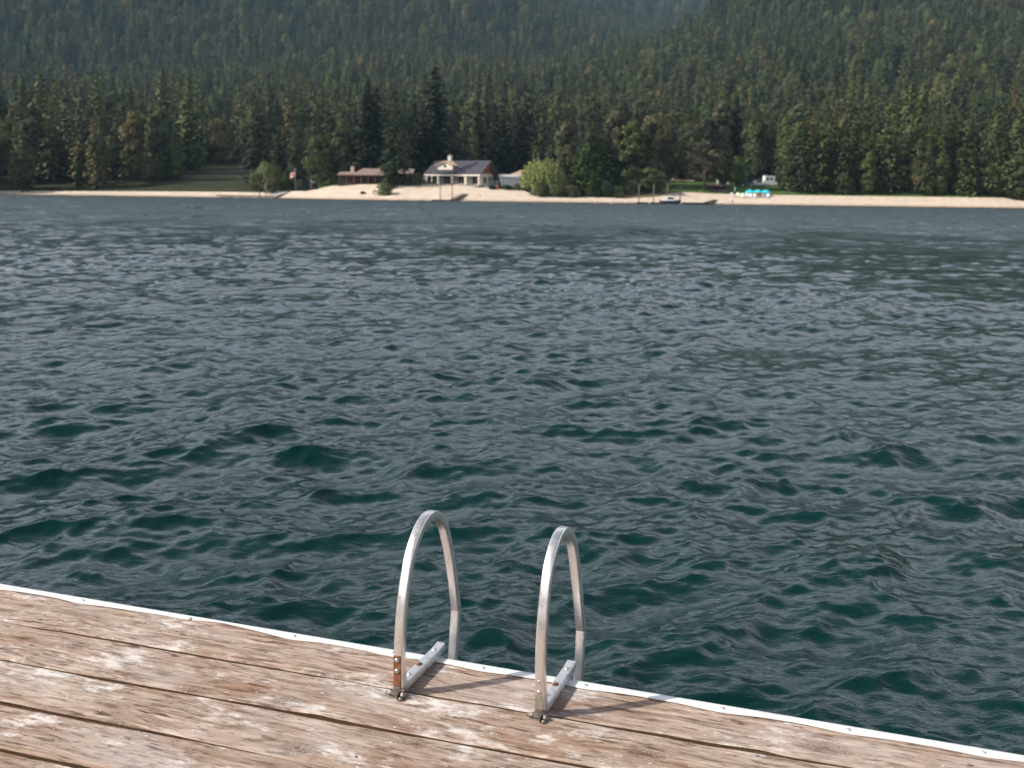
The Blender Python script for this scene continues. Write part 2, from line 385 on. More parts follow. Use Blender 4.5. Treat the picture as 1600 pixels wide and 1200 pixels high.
def lawn_mat():
    t = NT('mown_grass'); co = t.new('ShaderNodeNewGeometry').outputs['Position']
    c = t.ramp(t.noise(co, .5, 6, .65), [(.3, (.035, .075, .018)), (.6, (.075, .13, .03)), (.8, (.14, .15, .05))])
    return t.set(Base_Color=c, Roughness=.9, Specular_IOR_Level=.1, Normal=t.bump(t.noise(co, 6, 3), 1, .1))
M_LAWN = lawn_mat()
sheet('lawn', [(1030, 308.5)] + [(a, b + .3) for a, b in BEACH_TOP if a >= 1045], [(1030, 290), (1045, 287), (1085, 285.5), (1110, 287), (1150, 289), (1200, 290.5), (1400, 292), (1660, 296)], .33, M_LAWN, rows=16)
sheet('lawn_patch', [(498, 296.3), (515, 291.6), (530, 290)], [(498, 285), (515, 284), (530, 284)], .33, M_LAWN, rows=8)
sheet('dirt_path', [(1020, 286.5), (1045, 285.2), (1066, 284.4), (1084, 285.2)], [(1020, 282), (1045, 280.2), (1066, 280.4), (1084, 283.2)], .42, paint('path_dirt', (.42, .29, .20), .9, .2, .5, spec=.1), rows=6)
def dry_mat():
    t = NT('dry_grass'); co = t.new('ShaderNodeNewGeometry').outputs['Position']
    c = t.ramp(t.noise(co, .9, 6, .7), [(.3, (.10, .10, .04)), (.55, (.24, .19, .09)), (.75, (.34, .25, .14))])
    return t.set(Base_Color=c, Roughness=.95, Specular_IOR_Level=.1, Normal=t.bump(t.noise(co, 4, 4), 1, .25))
sheet('dry_grass_bank', [(975, 311), (1000, 310.3), (1030, 308.3), (1048, 303.5)], [(975, 304), (1000, 302), (1030, 299), (1048, 300)], .38, dry_mat(), rows=8)

# ================================================================== TREES
def diamonds(c, u, v):
    """leaf-shaped quads at centres c with half axes u (length) and v (width)"""
    n = len(c); vs = np.stack([c - u, c + v * 1.0 + u * .1, c + u, c - v * 1.0 + u * .1], 1).reshape(-1, 3)
    return vs, np.arange(n * 4).reshape(n, 4)
def unit(a): return a / (np.linalg.norm(a, axis=-1, keepdims=True) + 1e-9)
def conifer_mesh(seed, H=28.0, R=4.2, levels=34, per=8, low=0.06, droop=.35, power=.8, ragged=.3, leaf=.85, bulge=0.0):
    g = np.random.default_rng(seed); C, U, V = [], [], []
    for i in range(levels):
        t = low + (1 - low) * ((i + g.uniform(-.3, .3)) / levels); t = min(max(t, 0.01), .995)
        prof = (1 - t) ** power * (1 - .45 * math.exp(-((t - low) / .08) ** 2)) + bulge * math.sin(math.pi * t) * .3
        h = t * H; k = max(3, int(per * (.45 + prof)))
        for b in range(k):
            a = g.uniform(0, 2 * math.pi); L = R * prof * g.uniform(1 - ragged, 1 + ragged * .6) + .25
            m = max(2, int(L / (leaf * .62)))
            for s in range(m):
                q = (s + g.uniform(.2, 1)) / m; rad = L * q
                d = np.array([math.cos(a + g.normal() * .16), math.sin(a + g.normal() * .16), 0])
                up = (.10 - droop * q + .18 * (t - .4)) * rad
                p = d * rad + np.array([0, 0, h + up + g.normal() * .12])
                ax = unit(d + np.array([g.normal() * .35, g.normal() * .35, -droop * 1.1 * q + g.normal() * .25]))
                w = unit(np.cross(ax, np.array([0, 0, 1.]) + g.normal(size=3) * .45))
                ll = leaf * g.uniform(.55, 1.15) * (1 - .45 * t)
                C.append(p); U.append(ax * ll); V.append(w * ll * g.uniform(.32, .55))
    for s in range(10):  # leader
        h = H * (1 - .05 * s / 10) + .3; C.append(np.array([g.normal() * .08, g.normal() * .08, h - .5])); ax = unit(np.array([g.normal() * .5, g.normal() * .5, .9]))
        U.append(ax * .5); V.append(unit(np.cross(ax, g.normal(size=3))) * .16)
    return diamonds(np.array(C), np.array(U), np.array(V))
def pine_mesh(seed, H=26.0, R=5.0, clumps=70, low=.25):
    g = np.random.default_rng(seed); C, U, V = [], [], []
    for i in range(clumps):
        t = low + (1 - low) * g.uniform() ** 1.05; a = g.uniform(0, 6.283)
        L = R * (max(0.02, 1 - ((t - .5) / .52) ** 2)) ** .6 * g.uniform(.35, 1.05)
        cen = np.array([math.cos(a) * L, math.sin(a) * L, t * H + g.normal() * .5]); cr = g.uniform(.9, 1.7)
        n = 60; d = unit(g.normal(size=(n, 3))); p = cen + d * cr * g.uniform(.5, 1, size=(n, 1)) * np.array([1.15, 1.15, .6])
        ax = unit(d + g.normal(size=(n, 3)) * .5); w = unit(np.cross(ax, g.normal(size=(n, 3))))
        l = g.uniform(.3, .62, size=(n, 1)); C.append(p); U.append(ax * l); V.append(w * l * .38)
    return diamonds(np.concatenate(C), np.concatenate(U), np.concatenate(V))
def broad_mesh(seed, H=16.0, R=6.0, clumps=60, low=.16, leaf=.42, per=95, shape=1.0, top=.55):
    g = np.random.default_rng(seed); C, U, V = [], [], []
    for i in range(clumps):
        t = g.uniform(0, 1) ; zc = low + (1 - low) * t
        prof = math.sqrt(max(.04, 1 - ((t - (1 - top)) / (top if t > 1 - top else (1 - top) * 1.25)) ** 2)) ** shape
        a = g.uniform(0, 6.283); rr = R * prof * math.sqrt(g.uniform(.18, 1)) * g.uniform(.75, 1.05)
        cr = R * g.uniform(.17, .33); cen = np.array([math.cos(a) * max(0, rr - cr * .5), math.sin(a) * max(0, rr - cr * .5), min(zc * H, H - cr * .6)])
        n = per; d = unit(g.normal(size=(n, 3)) + np.array([0, 0, .25])); p = cen + d * cr * g.uniform(.55, 1.12, size=(n, 1)) * np.array([1.1, 1.1, .85])
        ax = unit(g.normal(size=(n, 3)) + d * .4); w = unit(np.cross(ax, g.normal(size=(n, 3)) + d))
        l = leaf * g.uniform(.6, 1.3, size=(n, 1)); C.append(p); U.append(ax * l); V.append(w * l * .6)
    return diamonds(np.concatenate(C), np.concatenate(U), np.concatenate(V))
def willow_mesh(seed, H=13.0, R=6.6, strands=420):
    g = np.random.default_rng(seed); C, U, V = [], [], []
    for i in range(strands):
        a = g.uniform(0, 6.283); rr = R * math.sqrt(g.uniform(.05, 1)); lob = .80 + .20 * math.cos(2.5 * a + seed) * (rr / R)
        top = H * lob * (1 - .50 * (rr / R) ** 2.2) * g.uniform(.86, 1.02); L = g.uniform(.35, .8) * top
        n = int(L / .42) + 2; z = top - np.linspace(0, L, n); out = 1 + .06 * np.linspace(0, 1, n)
        p = np.stack([math.cos(a) * rr * out + g.normal(size=n) * .16, math.sin(a) * rr * out + g.normal(size=n) * .16, z], -1)
        ax = unit(np.stack([g.normal(size=n) * .35, g.normal(size=n) * .35, -np.ones(n)], -1)); w = unit(np.cross(ax, g.normal(size=(n, 3))))
        l = g.uniform(.28, .55, size=(n, 1)); C.append(p); U.append(ax * l); V.append(w * l * .42)
    return diamonds(np.concatenate(C), np.concatenate(U), np.concatenate(V))
M_BARK = paint('tree_bark', (.10, .075, .055), .9, .35, 1.5, spec=.1)
M_BIRCH = paint('pale_bark', (.34, .31, .27), .85, .3, 1.5, spec=.1)
FOL = {
    'dark': foliage('dark_conifer_needles', (.012, .021, .011)), 'mid': foliage('green_conifer_needles', (.028, .044, .017)),
    'olive': foliage('olive_conifer_needles', (.060, .074, .030)), 'blue': foliage('blue_conifer_needles', (.060, .085, .068)),
    'cedar': foliage('cedar_sprays', (.046, .074, .018)), 'lime': foliage('bright_leaves', (.08, .13, .03)),
    'pine': foliage('brownish_pine_needles', (0.054, 0.054, 0.030)), 'leafy': foliage('broad_leaves', (.072, .095, .032)),
    'tan': foliage('dry_olive_leaves', (.088, .088, .042)), 'willow': foliage('willow_leaves', (.165, .195, .060)),
    'bush': foliage('shrub_leaves', (.105, .130, .050)), 'forest': foliage('forest_needles', (.075, .088, .040), rnd=.55),
    'hedge': foliage('hedge_leaves', (0.027, 0.051, 0.024)), 'goldbush': foliage('yellowish_leaves', (0.176, 0.200, 0.041)),
}
PROTO = {}
def proto(kind):
    """(crown mesh, trunk mesh, height, radius) shared by every tree of a kind"""
    if kind in PROTO: return PROTO[kind]
    base = kind.rstrip('0123456789'); sd = sum(map(ord, kind)) * 7 % 991
    tb = MB()
    def straight(H, r, top=.9): tb.tube([(0, 0, -.6), (0, 0, H * .3), (.05, 0, H * .6), (0, .04, H * top)], [r, r * .75, r * .45, .03], 7)
    if base == 'spire': H, R = 30., 4.0; vf = conifer_mesh(sd, H, R, 44, 11, .04, leaf=1.0); straight(H, .42)
    elif base == 'fir': H, R = 28., 5.2; vf = conifer_mesh(sd, H, R, 36, 10, .04, .45, .72, .32, 1.0); straight(H, .45)
    elif base == 'column': H, R = 30., 4.4; vf = conifer_mesh(sd, H, R, 48, 13, .06, .3, .58, .35, 1.15, .22); straight(H, .5)
    elif base == 'cedar': H, R = 22., 6.5; vf = conifer_mesh(sd, H, R, 54, 19, .0, .30, .74, .28, .70, .10); straight(H, .4)
    elif base == 'pine': H, R = 25., 6.0; vf = pine_mesh(sd, H, R, 95, .2); straight(H, .42)
    elif base == 'broad': H, R = 18., 6.5; vf = broad_mesh(sd, H, R, 75, .14, .45)
    elif base == 'tall': H, R = 22., 5.0; vf = broad_mesh(sd, H, R, 80, .12, .45, 90, 1.0, .45)
    elif base == 'willow': H, R = 13., 6.6; vf = willow_mesh(sd, H, R)
    elif base == 'bush': H, R = 4., 4.0; vf = broad_mesh(sd, H, R, 34, .10, .26, 80, .8, .7)
    elif base == 'cone': H, R = 6., 2.0; vf = conifer_mesh(sd, H, R, 22, 11, .0, .2, .7, .2, .42)
    elif base == 'far': H, R = 26., 3.6; vf = conifer_mesh(sd, H, R, 24, 7, .06, .4, .75, .35, 1.25); straight(H, .35)
    if base in ('broad', 'tall', 'willow', 'bush'):
        g = np.random.default_rng(sd + 1); r0 = .04 * R + .05
        tb.tube([(0, 0, -.5), (.1, 0, H * .15), (0, .1, H * .34)], [r0 * 1.4, r0, r0 * .8], 8)
        for k in range(7):
            a = k * .9 + g.uniform(0, .5); L = R * .62; z0 = H * (.16 + .03 * k)
            tb.tube([(0, 0, z0), (math.cos(a) * L * .5, math.sin(a) * L * .5, z0 + H * .2), (math.cos(a) * L, math.sin(a) * L, z0 + H * .34)], [r0 * .6, r0 * .4, r0 * .12], 6)
    crown = bpy.data.meshes.new('crown_' + base)
    o = link_mesh('crown', vf[0], vf[1], None); me = o.data; bpy.data.objects.remove(o)
    o2 = tb.build('trunk', M_BARK, None, True); tm = o2.data; bpy.data.objects.remove(o2); bpy.data.meshes.remove(crown)
    me.materials.append(FOL['mid'])
    PROTO[kind] = (me, tm, H, R); return PROTO[kind]
def tree(name, kind, tint, px, top, base, width, label, cat='tree', group=None, bark=None, rz=None, back=0.0):
    p = hit(px, base); p[1] += back
    if back: p[2] = float(ground_z(p[0], p[1]))
    me, tm, H, R = proto(kind); h = height_to(p, px, top) - p[2]; w = width * m_per_px(p) / 2
    t = thing(name, p, label, cat, random.uniform(0, 6.28) if rz is None else rz, group, (w / R * 1.04, w / R * 1.04, h / H))
    for nm, data, mat in (('crown', me, FOL[tint]), ('trunk', tm, bark or M_BARK)):
        o = bpy.data.objects.new(nm, data); COL.objects.link(o); o.parent = t
        o.material_slots[0].link = 'OBJECT'; o.material_slots[0].material = mat
    return t
TREES = [
 # name, kind, tint, column, top row, base row, width, label
 ('fir_tree', 'fir1', 'dark', 402, 147, 288, 55, 'dark wide fir at the left edge behind the yellow-green willow'),
 ('willow_tree', 'willow2', 'willow', 419, 242, 297, 52, 'small yellow-green willow left of the flagpole'),
 ('fir_tree', 'fir2', 'mid', 465, 182, 291, 38, 'slim green fir standing right behind the flag'),
 ('conifer_tree', 'spire3', 'olive', 497, 158, 284, 40, 'olive spire rising above the broad tree beside the red shed'),
 ('broad_tree', 'broad4', 'leafy', 499, 214, 292, 50, 'round broad-leaved tree standing beside the small red shed'),
 ('tall_tree', 'tall5', 'leafy', 536, 196, 285, 40, 'tall leafy tree with pale stems left of the brown cabin chimney'),
 ('conifer_tree', 'column6', 'dark', 576, 127, 284, 48, 'dark tall conifer over the hip roof of the brown cabin, left of a pair'),
 ('conifer_tree', 'column7', 'dark', 590, 136, 283, 43, 'dark conifer over the brown cabin, right one of a close pair'),
 ('fir_tree', 'fir8', 'mid', 617, 142, 291, 57, 'broad green fir in front, reaching down to the conical shrub'),
 ('fir_tree', 'spire9', 'dark', 642, 160, 288, 45, 'dark narrow fir between the green fir and the tallest tree'),
 ('conifer_tree', 'column10', 'dark', 675, 104, 285, 60, 'tallest conifer of the shore, behind the left end of the grey-roofed house'),
 ('conifer_tree', 'spire11', 'dark', 655, 175, 286, 34, 'shorter conifer leaning on the left flank of the tallest tree'),
 ('conifer_tree', 'spire12', 'dark', 704, 155, 281, 34, 'dark spire behind the dormer of the grey-roofed house'),
 ('conifer_tree', 'spire13', 'blue', 724, 170, 281, 28, 'pale bluish spire behind the middle of the grey roof'),
 ('conifer_tree', 'spire14', 'dark', 745, 146, 279, 32, 'tall dark green spire behind the right part of the grey roof'),
 ('conifer_tree', 'spire15', 'olive', 742, 200, 282, 22, 'short pale young conifer behind the grey roof'),
 ('conifer_tree', 'spire16', 'dark', 771, 161, 282, 38, 'dark pointed conifer above the brown gable end'),
 ('conifer_tree', 'spire17', 'dark', 787, 128, 279, 34, 'tall dark spire right of the brown gable end'),
 ('conifer_tree', 'fir18', 'dark', 806, 138, 282, 40, 'dark fir above the white sunroom, left of a pair'),
 ('conifer_tree', 'fir19', 'dark', 822, 128, 282, 48, 'tallest dark fir above the white sunroom'),
 ('fir_tree', 'fir20', 'olive', 847, 176, 284, 52, 'wide olive fir rising straight behind the large willow'),
 ('willow_tree', 'willow21', 'willow', 850, 235, 299.5, 72, 'large light green willow by the white sunroom'),
 ('conifer_tree', 'spire22', 'mid', 872, 142, 280, 34, 'green spire behind the right side of the large willow'),
 ('broad_tree', 'broad23', 'tan', 884, 192, 290, 46, 'dull brownish tree between the large willow and the bright cedar'),
 ('conifer_tree', 'spire24', 'blue', 906, 172, 288, 34, 'bluish conifer on the left shoulder of the bright cedar'),
 ('conifer_tree', 'spire25', 'dark', 934, 162, 284, 28, 'dark thin spire poking up behind the bright cedar'),
 ('cedar_tree', 'cedar26', 'cedar', 925, 195, 300.5, 90, 'bright green cedar, very wide and leafy to the ground'),
 ('cedar_tree', 'cedar27', 'dark', 947, 208, 299, 60, 'shaded dark cedar joined to the right side of the bright one'),  # shade is put into the dark needle tint of this cedar
 ('conifer_tree', 'fir28', 'mid', 970, 135, 284, 38, 'green fir whose top stands above the tan broad-leaved crowns'),
 ('broad_tree', 'tall29', 'tan', 962, 176, 291, 56, 'tan-topped leafy tree right of the bright cedar'),
 ('broad_tree', 'tall30', 'leafy', 988, 190, 294, 48, 'dark leafy tree behind the round shrub, left half'),
 ('broad_tree', 'broad31', 'tan', 1021, 182, 292, 64, 'wide shadowy tree with a tan top behind the round shrub'),
 ('conifer_tree', 'fir32', 'olive', 1062, 176, 282, 36, 'olive conifer behind the dirt path'),
 ('conifer_tree', 'fir33', 'olive', 1082, 170, 280, 36, 'pale olive conifer left of the brownish pine'),
 ('pine_tree', 'pine34', 'pine', 1100, 188, 299, 62, 'big brownish pine with a bare trunk on the lawn'),
 ('tall_tree', 'tall35', 'tan', 1124, 160, 284, 40, 'tan leafy tree behind the pine'),
 ('conifer_tree', 'column36', 'dark', 1146, 150, 284, 34, 'dark tall conifer over the small bright lawn tree'),
 ('broad_tree', 'broad37', 'lime', 1149, 245, 292, 30, 'small bright green round tree on the lawn'),
 ('broad_tree', 'tall38', 'leafy', 1133, 236, 294, 26, 'thin pale drooping tree beside the bright lawn tree'),
 ('broad_tree', 'broad39', 'leafy', 1178, 181, 286, 50, 'round leafy tree behind the parked vehicles'),
 ('conifer_tree', 'fir40', 'olive', 1196, 150, 283, 40, 'olive fir at the right edge behind the white motorhome'),
 ('conifer_tree', 'spire41', 'mid', 438, 172, 284, 36, 'green spire between the left-edge fir and the flag'),
 ('conifer_tree', 'spire42', 'mid', 520, 176, 281, 34, 'mid-green spire between the round tree and the tall leafy one'),
 ('conifer_tree', 'spire43', 'dark', 556, 168, 281, 30, 'dark short spire above the cabin chimney'),
 ('cedar_tree', 'cedar44', 'cedar', 449, 262, 299, 24, 'small bright green cedar just left of the flagpole'),
 ('cedar_tree', 'cedar45', 'cedar', 927, 267, 308, 26, 'small yellow-green cedar at the foot of the bright cedar'),
 ('spruce_tree', 'cone46', 'blue', 775, 258, 290, 14, 'small blue spruce at the corner of the grey-roofed house'),
 ('conifer_tree', 'spire47', 'dark', 1000, 158, 282, 36, 'dark spire behind the two tan broad-leaved crowns'),
 ('broad_tree', 'tall48', 'olive', 1044, 196, 290, 30, 'narrow leafy tree closing the left end of the dirt path'),
 ('conifer_tree', 'spire49', 'olive', 1164, 172, 282, 30, 'thin olive spire between the dark conifer and the round tree'),
]
for a in TREES:
    tree(*a, cat='tree', back=14 if 636 < a[3] < 835 and a[5] < 289 else 0, bark=M_BIRCH if a[1] in ('tall5', 'tall38') else None)
SHRUBS = [
 ('shrub', 'bush1', 'bush', 601, 287, 305.5, 36, 'big rounded grey-green shrub alone on the sand'),
 ('shrub', 'bush2', 'bush', 567, 299, 304.5, 12, 'tiny dark shrub alone on the sand in front of the brown cabin'),
 ('conical_shrub', 'cone3', 'cedar', 608, 269, 296, 19, 'conical bright green shrub behind the big beach shrub'),
 ('shrub', 'bush4', 'bush', 842, 286, 308, 30, 'shrub under the left side of the large willow at the sand edge'),
 ('shrub', 'bush5', 'bush', 868, 289, 308.5, 34, 'low shrub between the large willow and the water'),
 ('shrub', 'bush6', 'tan', 893, 291, 309, 28, 'brownish low shrub left of the small yellow-green cedar'),
 ('shrub', 'bush7', 'leafy', 965, 292, 309.5, 28, 'dark shrub with pale sprigs right of the bright cedar'),
 ('shrub', 'bush8', 'hedge', 945, 284, 308.5, 30, 'dark shrub at the foot of the shaded cedar'),
 ('shrub', 'broad9', 'bush', 1016, 263, 303, 50, 'round olive shrub behind the mooring piles'),
 ('shrub', 'bush10', 'tan', 425, 279, 303, 40, 'tan and green brushy shrub behind the grey left dock'),
 ('shrub', 'bush11', 'leafy', 402, 272, 300.5, 28, 'green shrub at the left edge under the willow'),
 ('shrub', 'bush12', 'goldbush', 521, 271, 287, 16, 'yellow-green shrub left of the brown cabin'),
 ('hedge', 'bush13', 'hedge', 474, 281, 299, 26, 'dark clipped hedge right of the flagpole'),
 ('hedge', 'bush14', 'hedge', 792, 289, 297, 20, 'low dark hedge in front of the white sunroom'),
 ('hedge', 'bush15', 'bush', 808, 288, 297.5, 22, 'light green hedge beside the dark one before the sunroom'),
 ('hedge', 'bush16', 'hedge', 768, 289, 297, 10, 'small square dark hedge left of the red chair'),
 ('shrub', 'bush17', 'leafy', 1153, 284, 291, 12, 'tan small shrub on the lawn below the bright tree'),
 ('shrub', 'bush18', 'leafy', 650, 272, 290, 30, 'dark undergrowth shrub left of the grey-roofed house'),
 ('shrub', 'bush19', 'leafy', 985, 283, 306, 28, 'dark green shrub left of the round olive one'),
 ('shrub', 'bush20', 'hedge', 636, 276, 290.5, 26, 'dark shrub under the pale-roofed hut'),
]
for a in SHRUBS: tree(*a, cat='shrub' if a[0] != 'hedge' else 'hedge')

# the wood behind: the nearest rows as trees of their own, the far slopes as one mass
KF = ['far1', 'far2', 'far3', 'far4']
for k in KF: proto(k)
def wood_rows():
    n = 0; g = np.random.default_rng(21)
    cand = []
    for i in range(4000):
        px = g.uniform(395, 1205); R = g.uniform(398, 560); a = math.atan((px - 800) / F_PX)
        x, y = R * math.sin(a), R * math.cos(a)
        if all((x - q[0]) ** 2 + (y - q[1]) ** 2 > 42 for q in cand): cand.append((x, y, R))
    cand.sort(key=lambda q: q[2])
    for x, y, R in cand[:215]:
        h = g.uniform(9, 19); k = KF[n % 4]; me, tm, H, Rr = proto(k)
        t = thing('conifer_tree', (x, y, float(ground_z(x, y))), 'conifer in the crowded wood rising behind the beach trees', 'tree', g.uniform(0, 6.28), 'conifers of the wood behind the beach',
                  (h / H * g.uniform(.9, 1.3),) * 2 + (h / H,))
        tint = ('mid', 'olive', 'forest', 'olive', 'leafy', 'forest', 'tan')[g.integers(0, 7)]
        for nm, data, mat in (('crown', me, FOL[tint]), ('trunk', tm, M_BARK)):
            o = bpy.data.objects.new(nm, data); COL.objects.link(o); o.parent = t
            o.material_slots[0].link = 'OBJECT'; o.material_slots[0].material = mat
        n += 1
    return cand[:215]
WOOD = wood_rows()
def forest():
    g = np.random.default_rng(5); P, S = [], []
    def scatter(n, r0, r1, a0, a1, h0, h1, cond=None):
        r = np.sqrt(g.uniform(r0 ** 2, r1 ** 2, n)); a = g.uniform(a0, a1, n); x = r * np.sin(a); y = r * np.cos(a)
        keep = np.ones(n, bool)
        if cond is not None: keep = cond(x, y, r, a)
        x, y, r = x[keep], y[keep], r[keep]
        P.append(np.stack([x, y, ground_z(x, y) - .5], -1)); S.append(np.minimum(np.exp(g.normal(0, .34, len(x))), 1.45) * (h0 + h1) / 2 / 26)
    inframe = math.atan(405 / F_PX)
    wood = np.array([q[:2] for q in WOOD])
    last = max(q[2] for q in WOOD)
    scatter(15500, 385, 1400, -.52, .52, 18, 26, lambda x, y, r, a: (r > last + 3) | (a > inframe) | (a < -inframe - .05))
    scatter(2600, 352, 400, -.52, .52, 12, 24, lambda x, y, r, a: (a > inframe + .004) & (y - shore_y(x) > 22) | (a < -inframe - .07) & (y - shore_y(x) > 30))
    scatter(19000, 1150, 2060, -.5, .5, 22, 30)
    scatter(12500, 2080, 2960, -.5, .5, 26, 36)
    P = np.concatenate(P); S = np.concatenate(S)
    me = bpy.data.meshes.new('forest'); me.vertices.add(len(P)); me.vertices.foreach_set('co', P.astype(np.float32).ravel())
    at = me.attributes.new('size', 'FLOAT', 'POINT'); at.data.foreach_set('value', S.astype(np.float32))
    o = bpy.data.objects.new('forest', me); COL.objects.link(o); tag(o, kind='stuff')
    tag(o, 'dense conifer forest covering the mountainside behind the beach', 'forest')
    ng = bpy.data.node_groups.new('forest_scatter', 'GeometryNodeTree')
    ng.interface.new_socket('Geometry', in_out='INPUT', socket_type='NodeSocketGeometry'); ng.interface.new_socket('Geometry', in_out='OUTPUT', socket_type='NodeSocketGeometry')
    N = ng.nodes; L = ng.links; gi = N.new('NodeGroupInput'); go = N.new('NodeGroupOutput')
    inst = N.new('GeometryNodeInstanceOnPoints'); inst.inputs['Pick Instance'].default_value = True
    m2p = N.new('GeometryNodeMeshToPoints'); L.new(gi.outputs[0], m2p.inputs[0]); L.new(m2p.outputs[0], inst.inputs['Points'])
    join = N.new('GeometryNodeJoinGeometry')
    for k in KF + ['far5', 'tall5', 'far1', 'fir8', 'broad4', 'spire9', 'column6', 'tall35']:
        src = bpy.data.objects.new('crown_of_' + k, proto(k)[0].copy()); src.data.materials.clear(); src.data.materials.append(FOL['forest'])
        oi = N.new('GeometryNodeObjectInfo'); oi.inputs['Object'].default_value = src; oi.inputs['As Instance'].default_value = True
        L.new(oi.outputs['Geometry'], join.inputs[0])
    L.new(join.outputs[0], inst.inputs['Instance'])
    ri = N.new('FunctionNodeRandomValue'); ri.data_type = 'INT'; ri.inputs[4].default_value = 0; ri.inputs[5].default_value = 11
    L.new(ri.outputs[2], inst.inputs['Instance Index'])
    rr = N.new('FunctionNodeRandomValue'); rr.data_type = 'FLOAT'; rr.inputs[3].default_value = 6.283; rr.inputs['Seed'].default_value = 4
    cx = N.new('ShaderNodeCombineXYZ'); L.new(rr.outputs[1], cx.inputs[2]); L.new(cx.outputs[0], inst.inputs['Rotation'])
    na = N.new('GeometryNodeInputNamedAttribute'); na.data_type = 'FLOAT'; na.inputs['Name'].default_value = 'size'; L.new(na.outputs['Attribute'], inst.inputs['Scale'])
    L.new(inst.outputs[0], go.inputs[0])
    md = o.modifiers.new('scatter', 'NODES'); md.node_group = ng
forest()
# ================================================================== DOCK (local x runs along the edge, local y towards the water)
KNOTS = [tuple(float(np.dot(onz(a, b, DECK_Z), ax)) for ax in (E_AX, N_AX)) for a, b in ((463, 1168), (446, 1096), (507, 1054), (905, 1116), (652, 1163), (1070, 1084), (300, 1080), (1290, 1170), (120, 1010), (170, 1130), (1010, 1180))]
def wood_mat():
    t = NT('weathered_planks'); co = t.obj_co()
    at = t.new('ShaderNodeAttribute'); at.attribute_name = 'plank'; pk = at.outputs['Fac']
    off = t.new('ShaderNodeCombineXYZ'); t.link(t.math('MULTIPLY', pk, 7.3), off.inputs[0]); t.link(t.math('MULTIPLY', pk, 3.1), off.inputs[1])
    add = t.new('ShaderNodeVectorMath', operation='ADD'); t.link(co, add.inputs[0]); t.link(off.outputs[0], add.inputs[1]); p = add.outputs[0]
    # warp so the grain wanders and swirls round knots
    wv = t.new('ShaderNodeTexNoise'); wv.inputs['Scale'].default_value = 1.6; wv.inputs['Detail'].default_value = 3; t.link(t.mapped(p, (1, 3, 1)), wv.inputs['Vector'])
    wsc = t.new('ShaderNodeVectorMath', operation='MULTIPLY'); t.link(wv.outputs['Color'], wsc.inputs[0]); wsc.inputs[1].default_value = (.10, .07, 0)
    wp = t.new('ShaderNodeVectorMath', operation='ADD'); t.link(p, wp.inputs[0]); t.link(wsc.outputs[0], wp.inputs[1]); q = wp.outputs[0]
    grain = t.noise(t.mapped(q, (3.4, 36, 4)), 1.0, 8, .68); fine = t.noise(t.mapped(q, (13, 74, 10)), 1.0, 5, .7)
    blot = t.noise(t.mapped(p, (1.5, 4, 1)), 1.6, 6, .62); dash = t.noise(t.mapped(q, (8.5, 50, 4), (3, 1, 0)), 1.0, 5, .62)
    base = t.ramp(grain, [(.28, (.085, .05, .035)), (.40, (.21, .135, .096)), (.53, (.39, .285, .222)), (.69, (.66, .555, .475))])
    base = t.mix(base, (.40, .315, .255), t.ramp(blot, [(.36, .75), (.62, 0.0)]))
    base = t.mix(base, (.24, .125, .065), t.ramp(t.noise(t.mapped(p, (.7, 1.8, 1)), 2.6, 6, .68), [(.50, 0.0), (.66, .62)]))
    patch = t.ramp(t.noise(t.mapped(p, (1.2, 3, 1), (4, 8, 0)), 2.2, 4, .6), [(.38, .15), (.62, 1.0)])
    base = t.mix(base, (.105, .058, .038), t.math('MULTIPLY', patch, t.ramp(dash, [(.55, 0.0), (.62, .95)])))
    split = t.noise(t.mapped(q, (1.1, 34, 2), (1, 6, 0)), 1.0, 3, .5)
    spm = t.math('MULTIPLY', t.ramp(t.math('ABSOLUTE', t.math('SUBTRACT', split, .5)), [(.004, 1.0), (.012, 0.0)]), t.ramp(t.noise(t.mapped(p, (1.3, 9, 1), (8, 3, 0)), 1.7, 3), [(.50, 0.0), (.58, 1.0)]))
    base = t.mix(base, (.055, .032, .022), t.math('MULTIPLY', spm, .9))
    base = t.mix(base, (.09, .055, .04), t.ramp(fine, [(.32, .85), (.47, 0.0)]))
    base = t.mix(base, t.ramp(fine, [(.3, (.30, .26, .23)), (.7, (.56, .51, .47))]), t.ramp(t.noise(t.mapped(p, (1.1, 2.2, 1), (5, 2, 0)), 1.9, 5, .6), [(.5, 0.0), (.68, .55)]))
    # knots: rings in a few cells
    dd = None
    for (kx, ky) in KNOTS:
        sb = t.new('ShaderNodeVectorMath', operation='SUBTRACT'); t.link(co, sb.inputs[0]); sb.inputs[1].default_value = (kx, ky, 0)
        ml = t.new('ShaderNodeVectorMath', operation='MULTIPLY'); t.link(sb.outputs[0], ml.inputs[0]); ml.inputs[1].default_value = (.42, 1, 0)
        ln = t.new('ShaderNodeVectorMath', operation='LENGTH'); t.link(ml.outputs[0], ln.inputs[0])
        dd = ln.outputs['Value'] if dd is None else t.math('MINIMUM', dd, ln.outputs['Value'])
    dd = t.math('ADD', dd, t.math('MULTIPLY', t.math('SUBTRACT', t.noise(t.mapped(co, (1, 2, 1)), 34, 5), .5), .040))
    ringw = t.math('SINE', t.math('MULTIPLY', dd, 900.0)); knotm = t.ramp(dd, [(.016, 1.0), (.042, 0.0)])
    kc = t.ramp(ringw, [(.2, (.15, .09, .065)), (.8, (.47, .38, .31))])
    base = t.mix(base, kc, t.math('MULTIPLY', knotm, .5)); base = t.mix(base, (.13, .07, .045), t.ramp(dd, [(.003, .7), (.009, 0.0)]))
    # bleached salt and droppings
    s1 = t.noise(t.mapped(p, (1.2, 2.0, 1), (9, 4, 0)), 2.6, 7, .72); s2 = t.noise(t.mapped(q, (9, 30, 4)), 1.0, 6, .75)
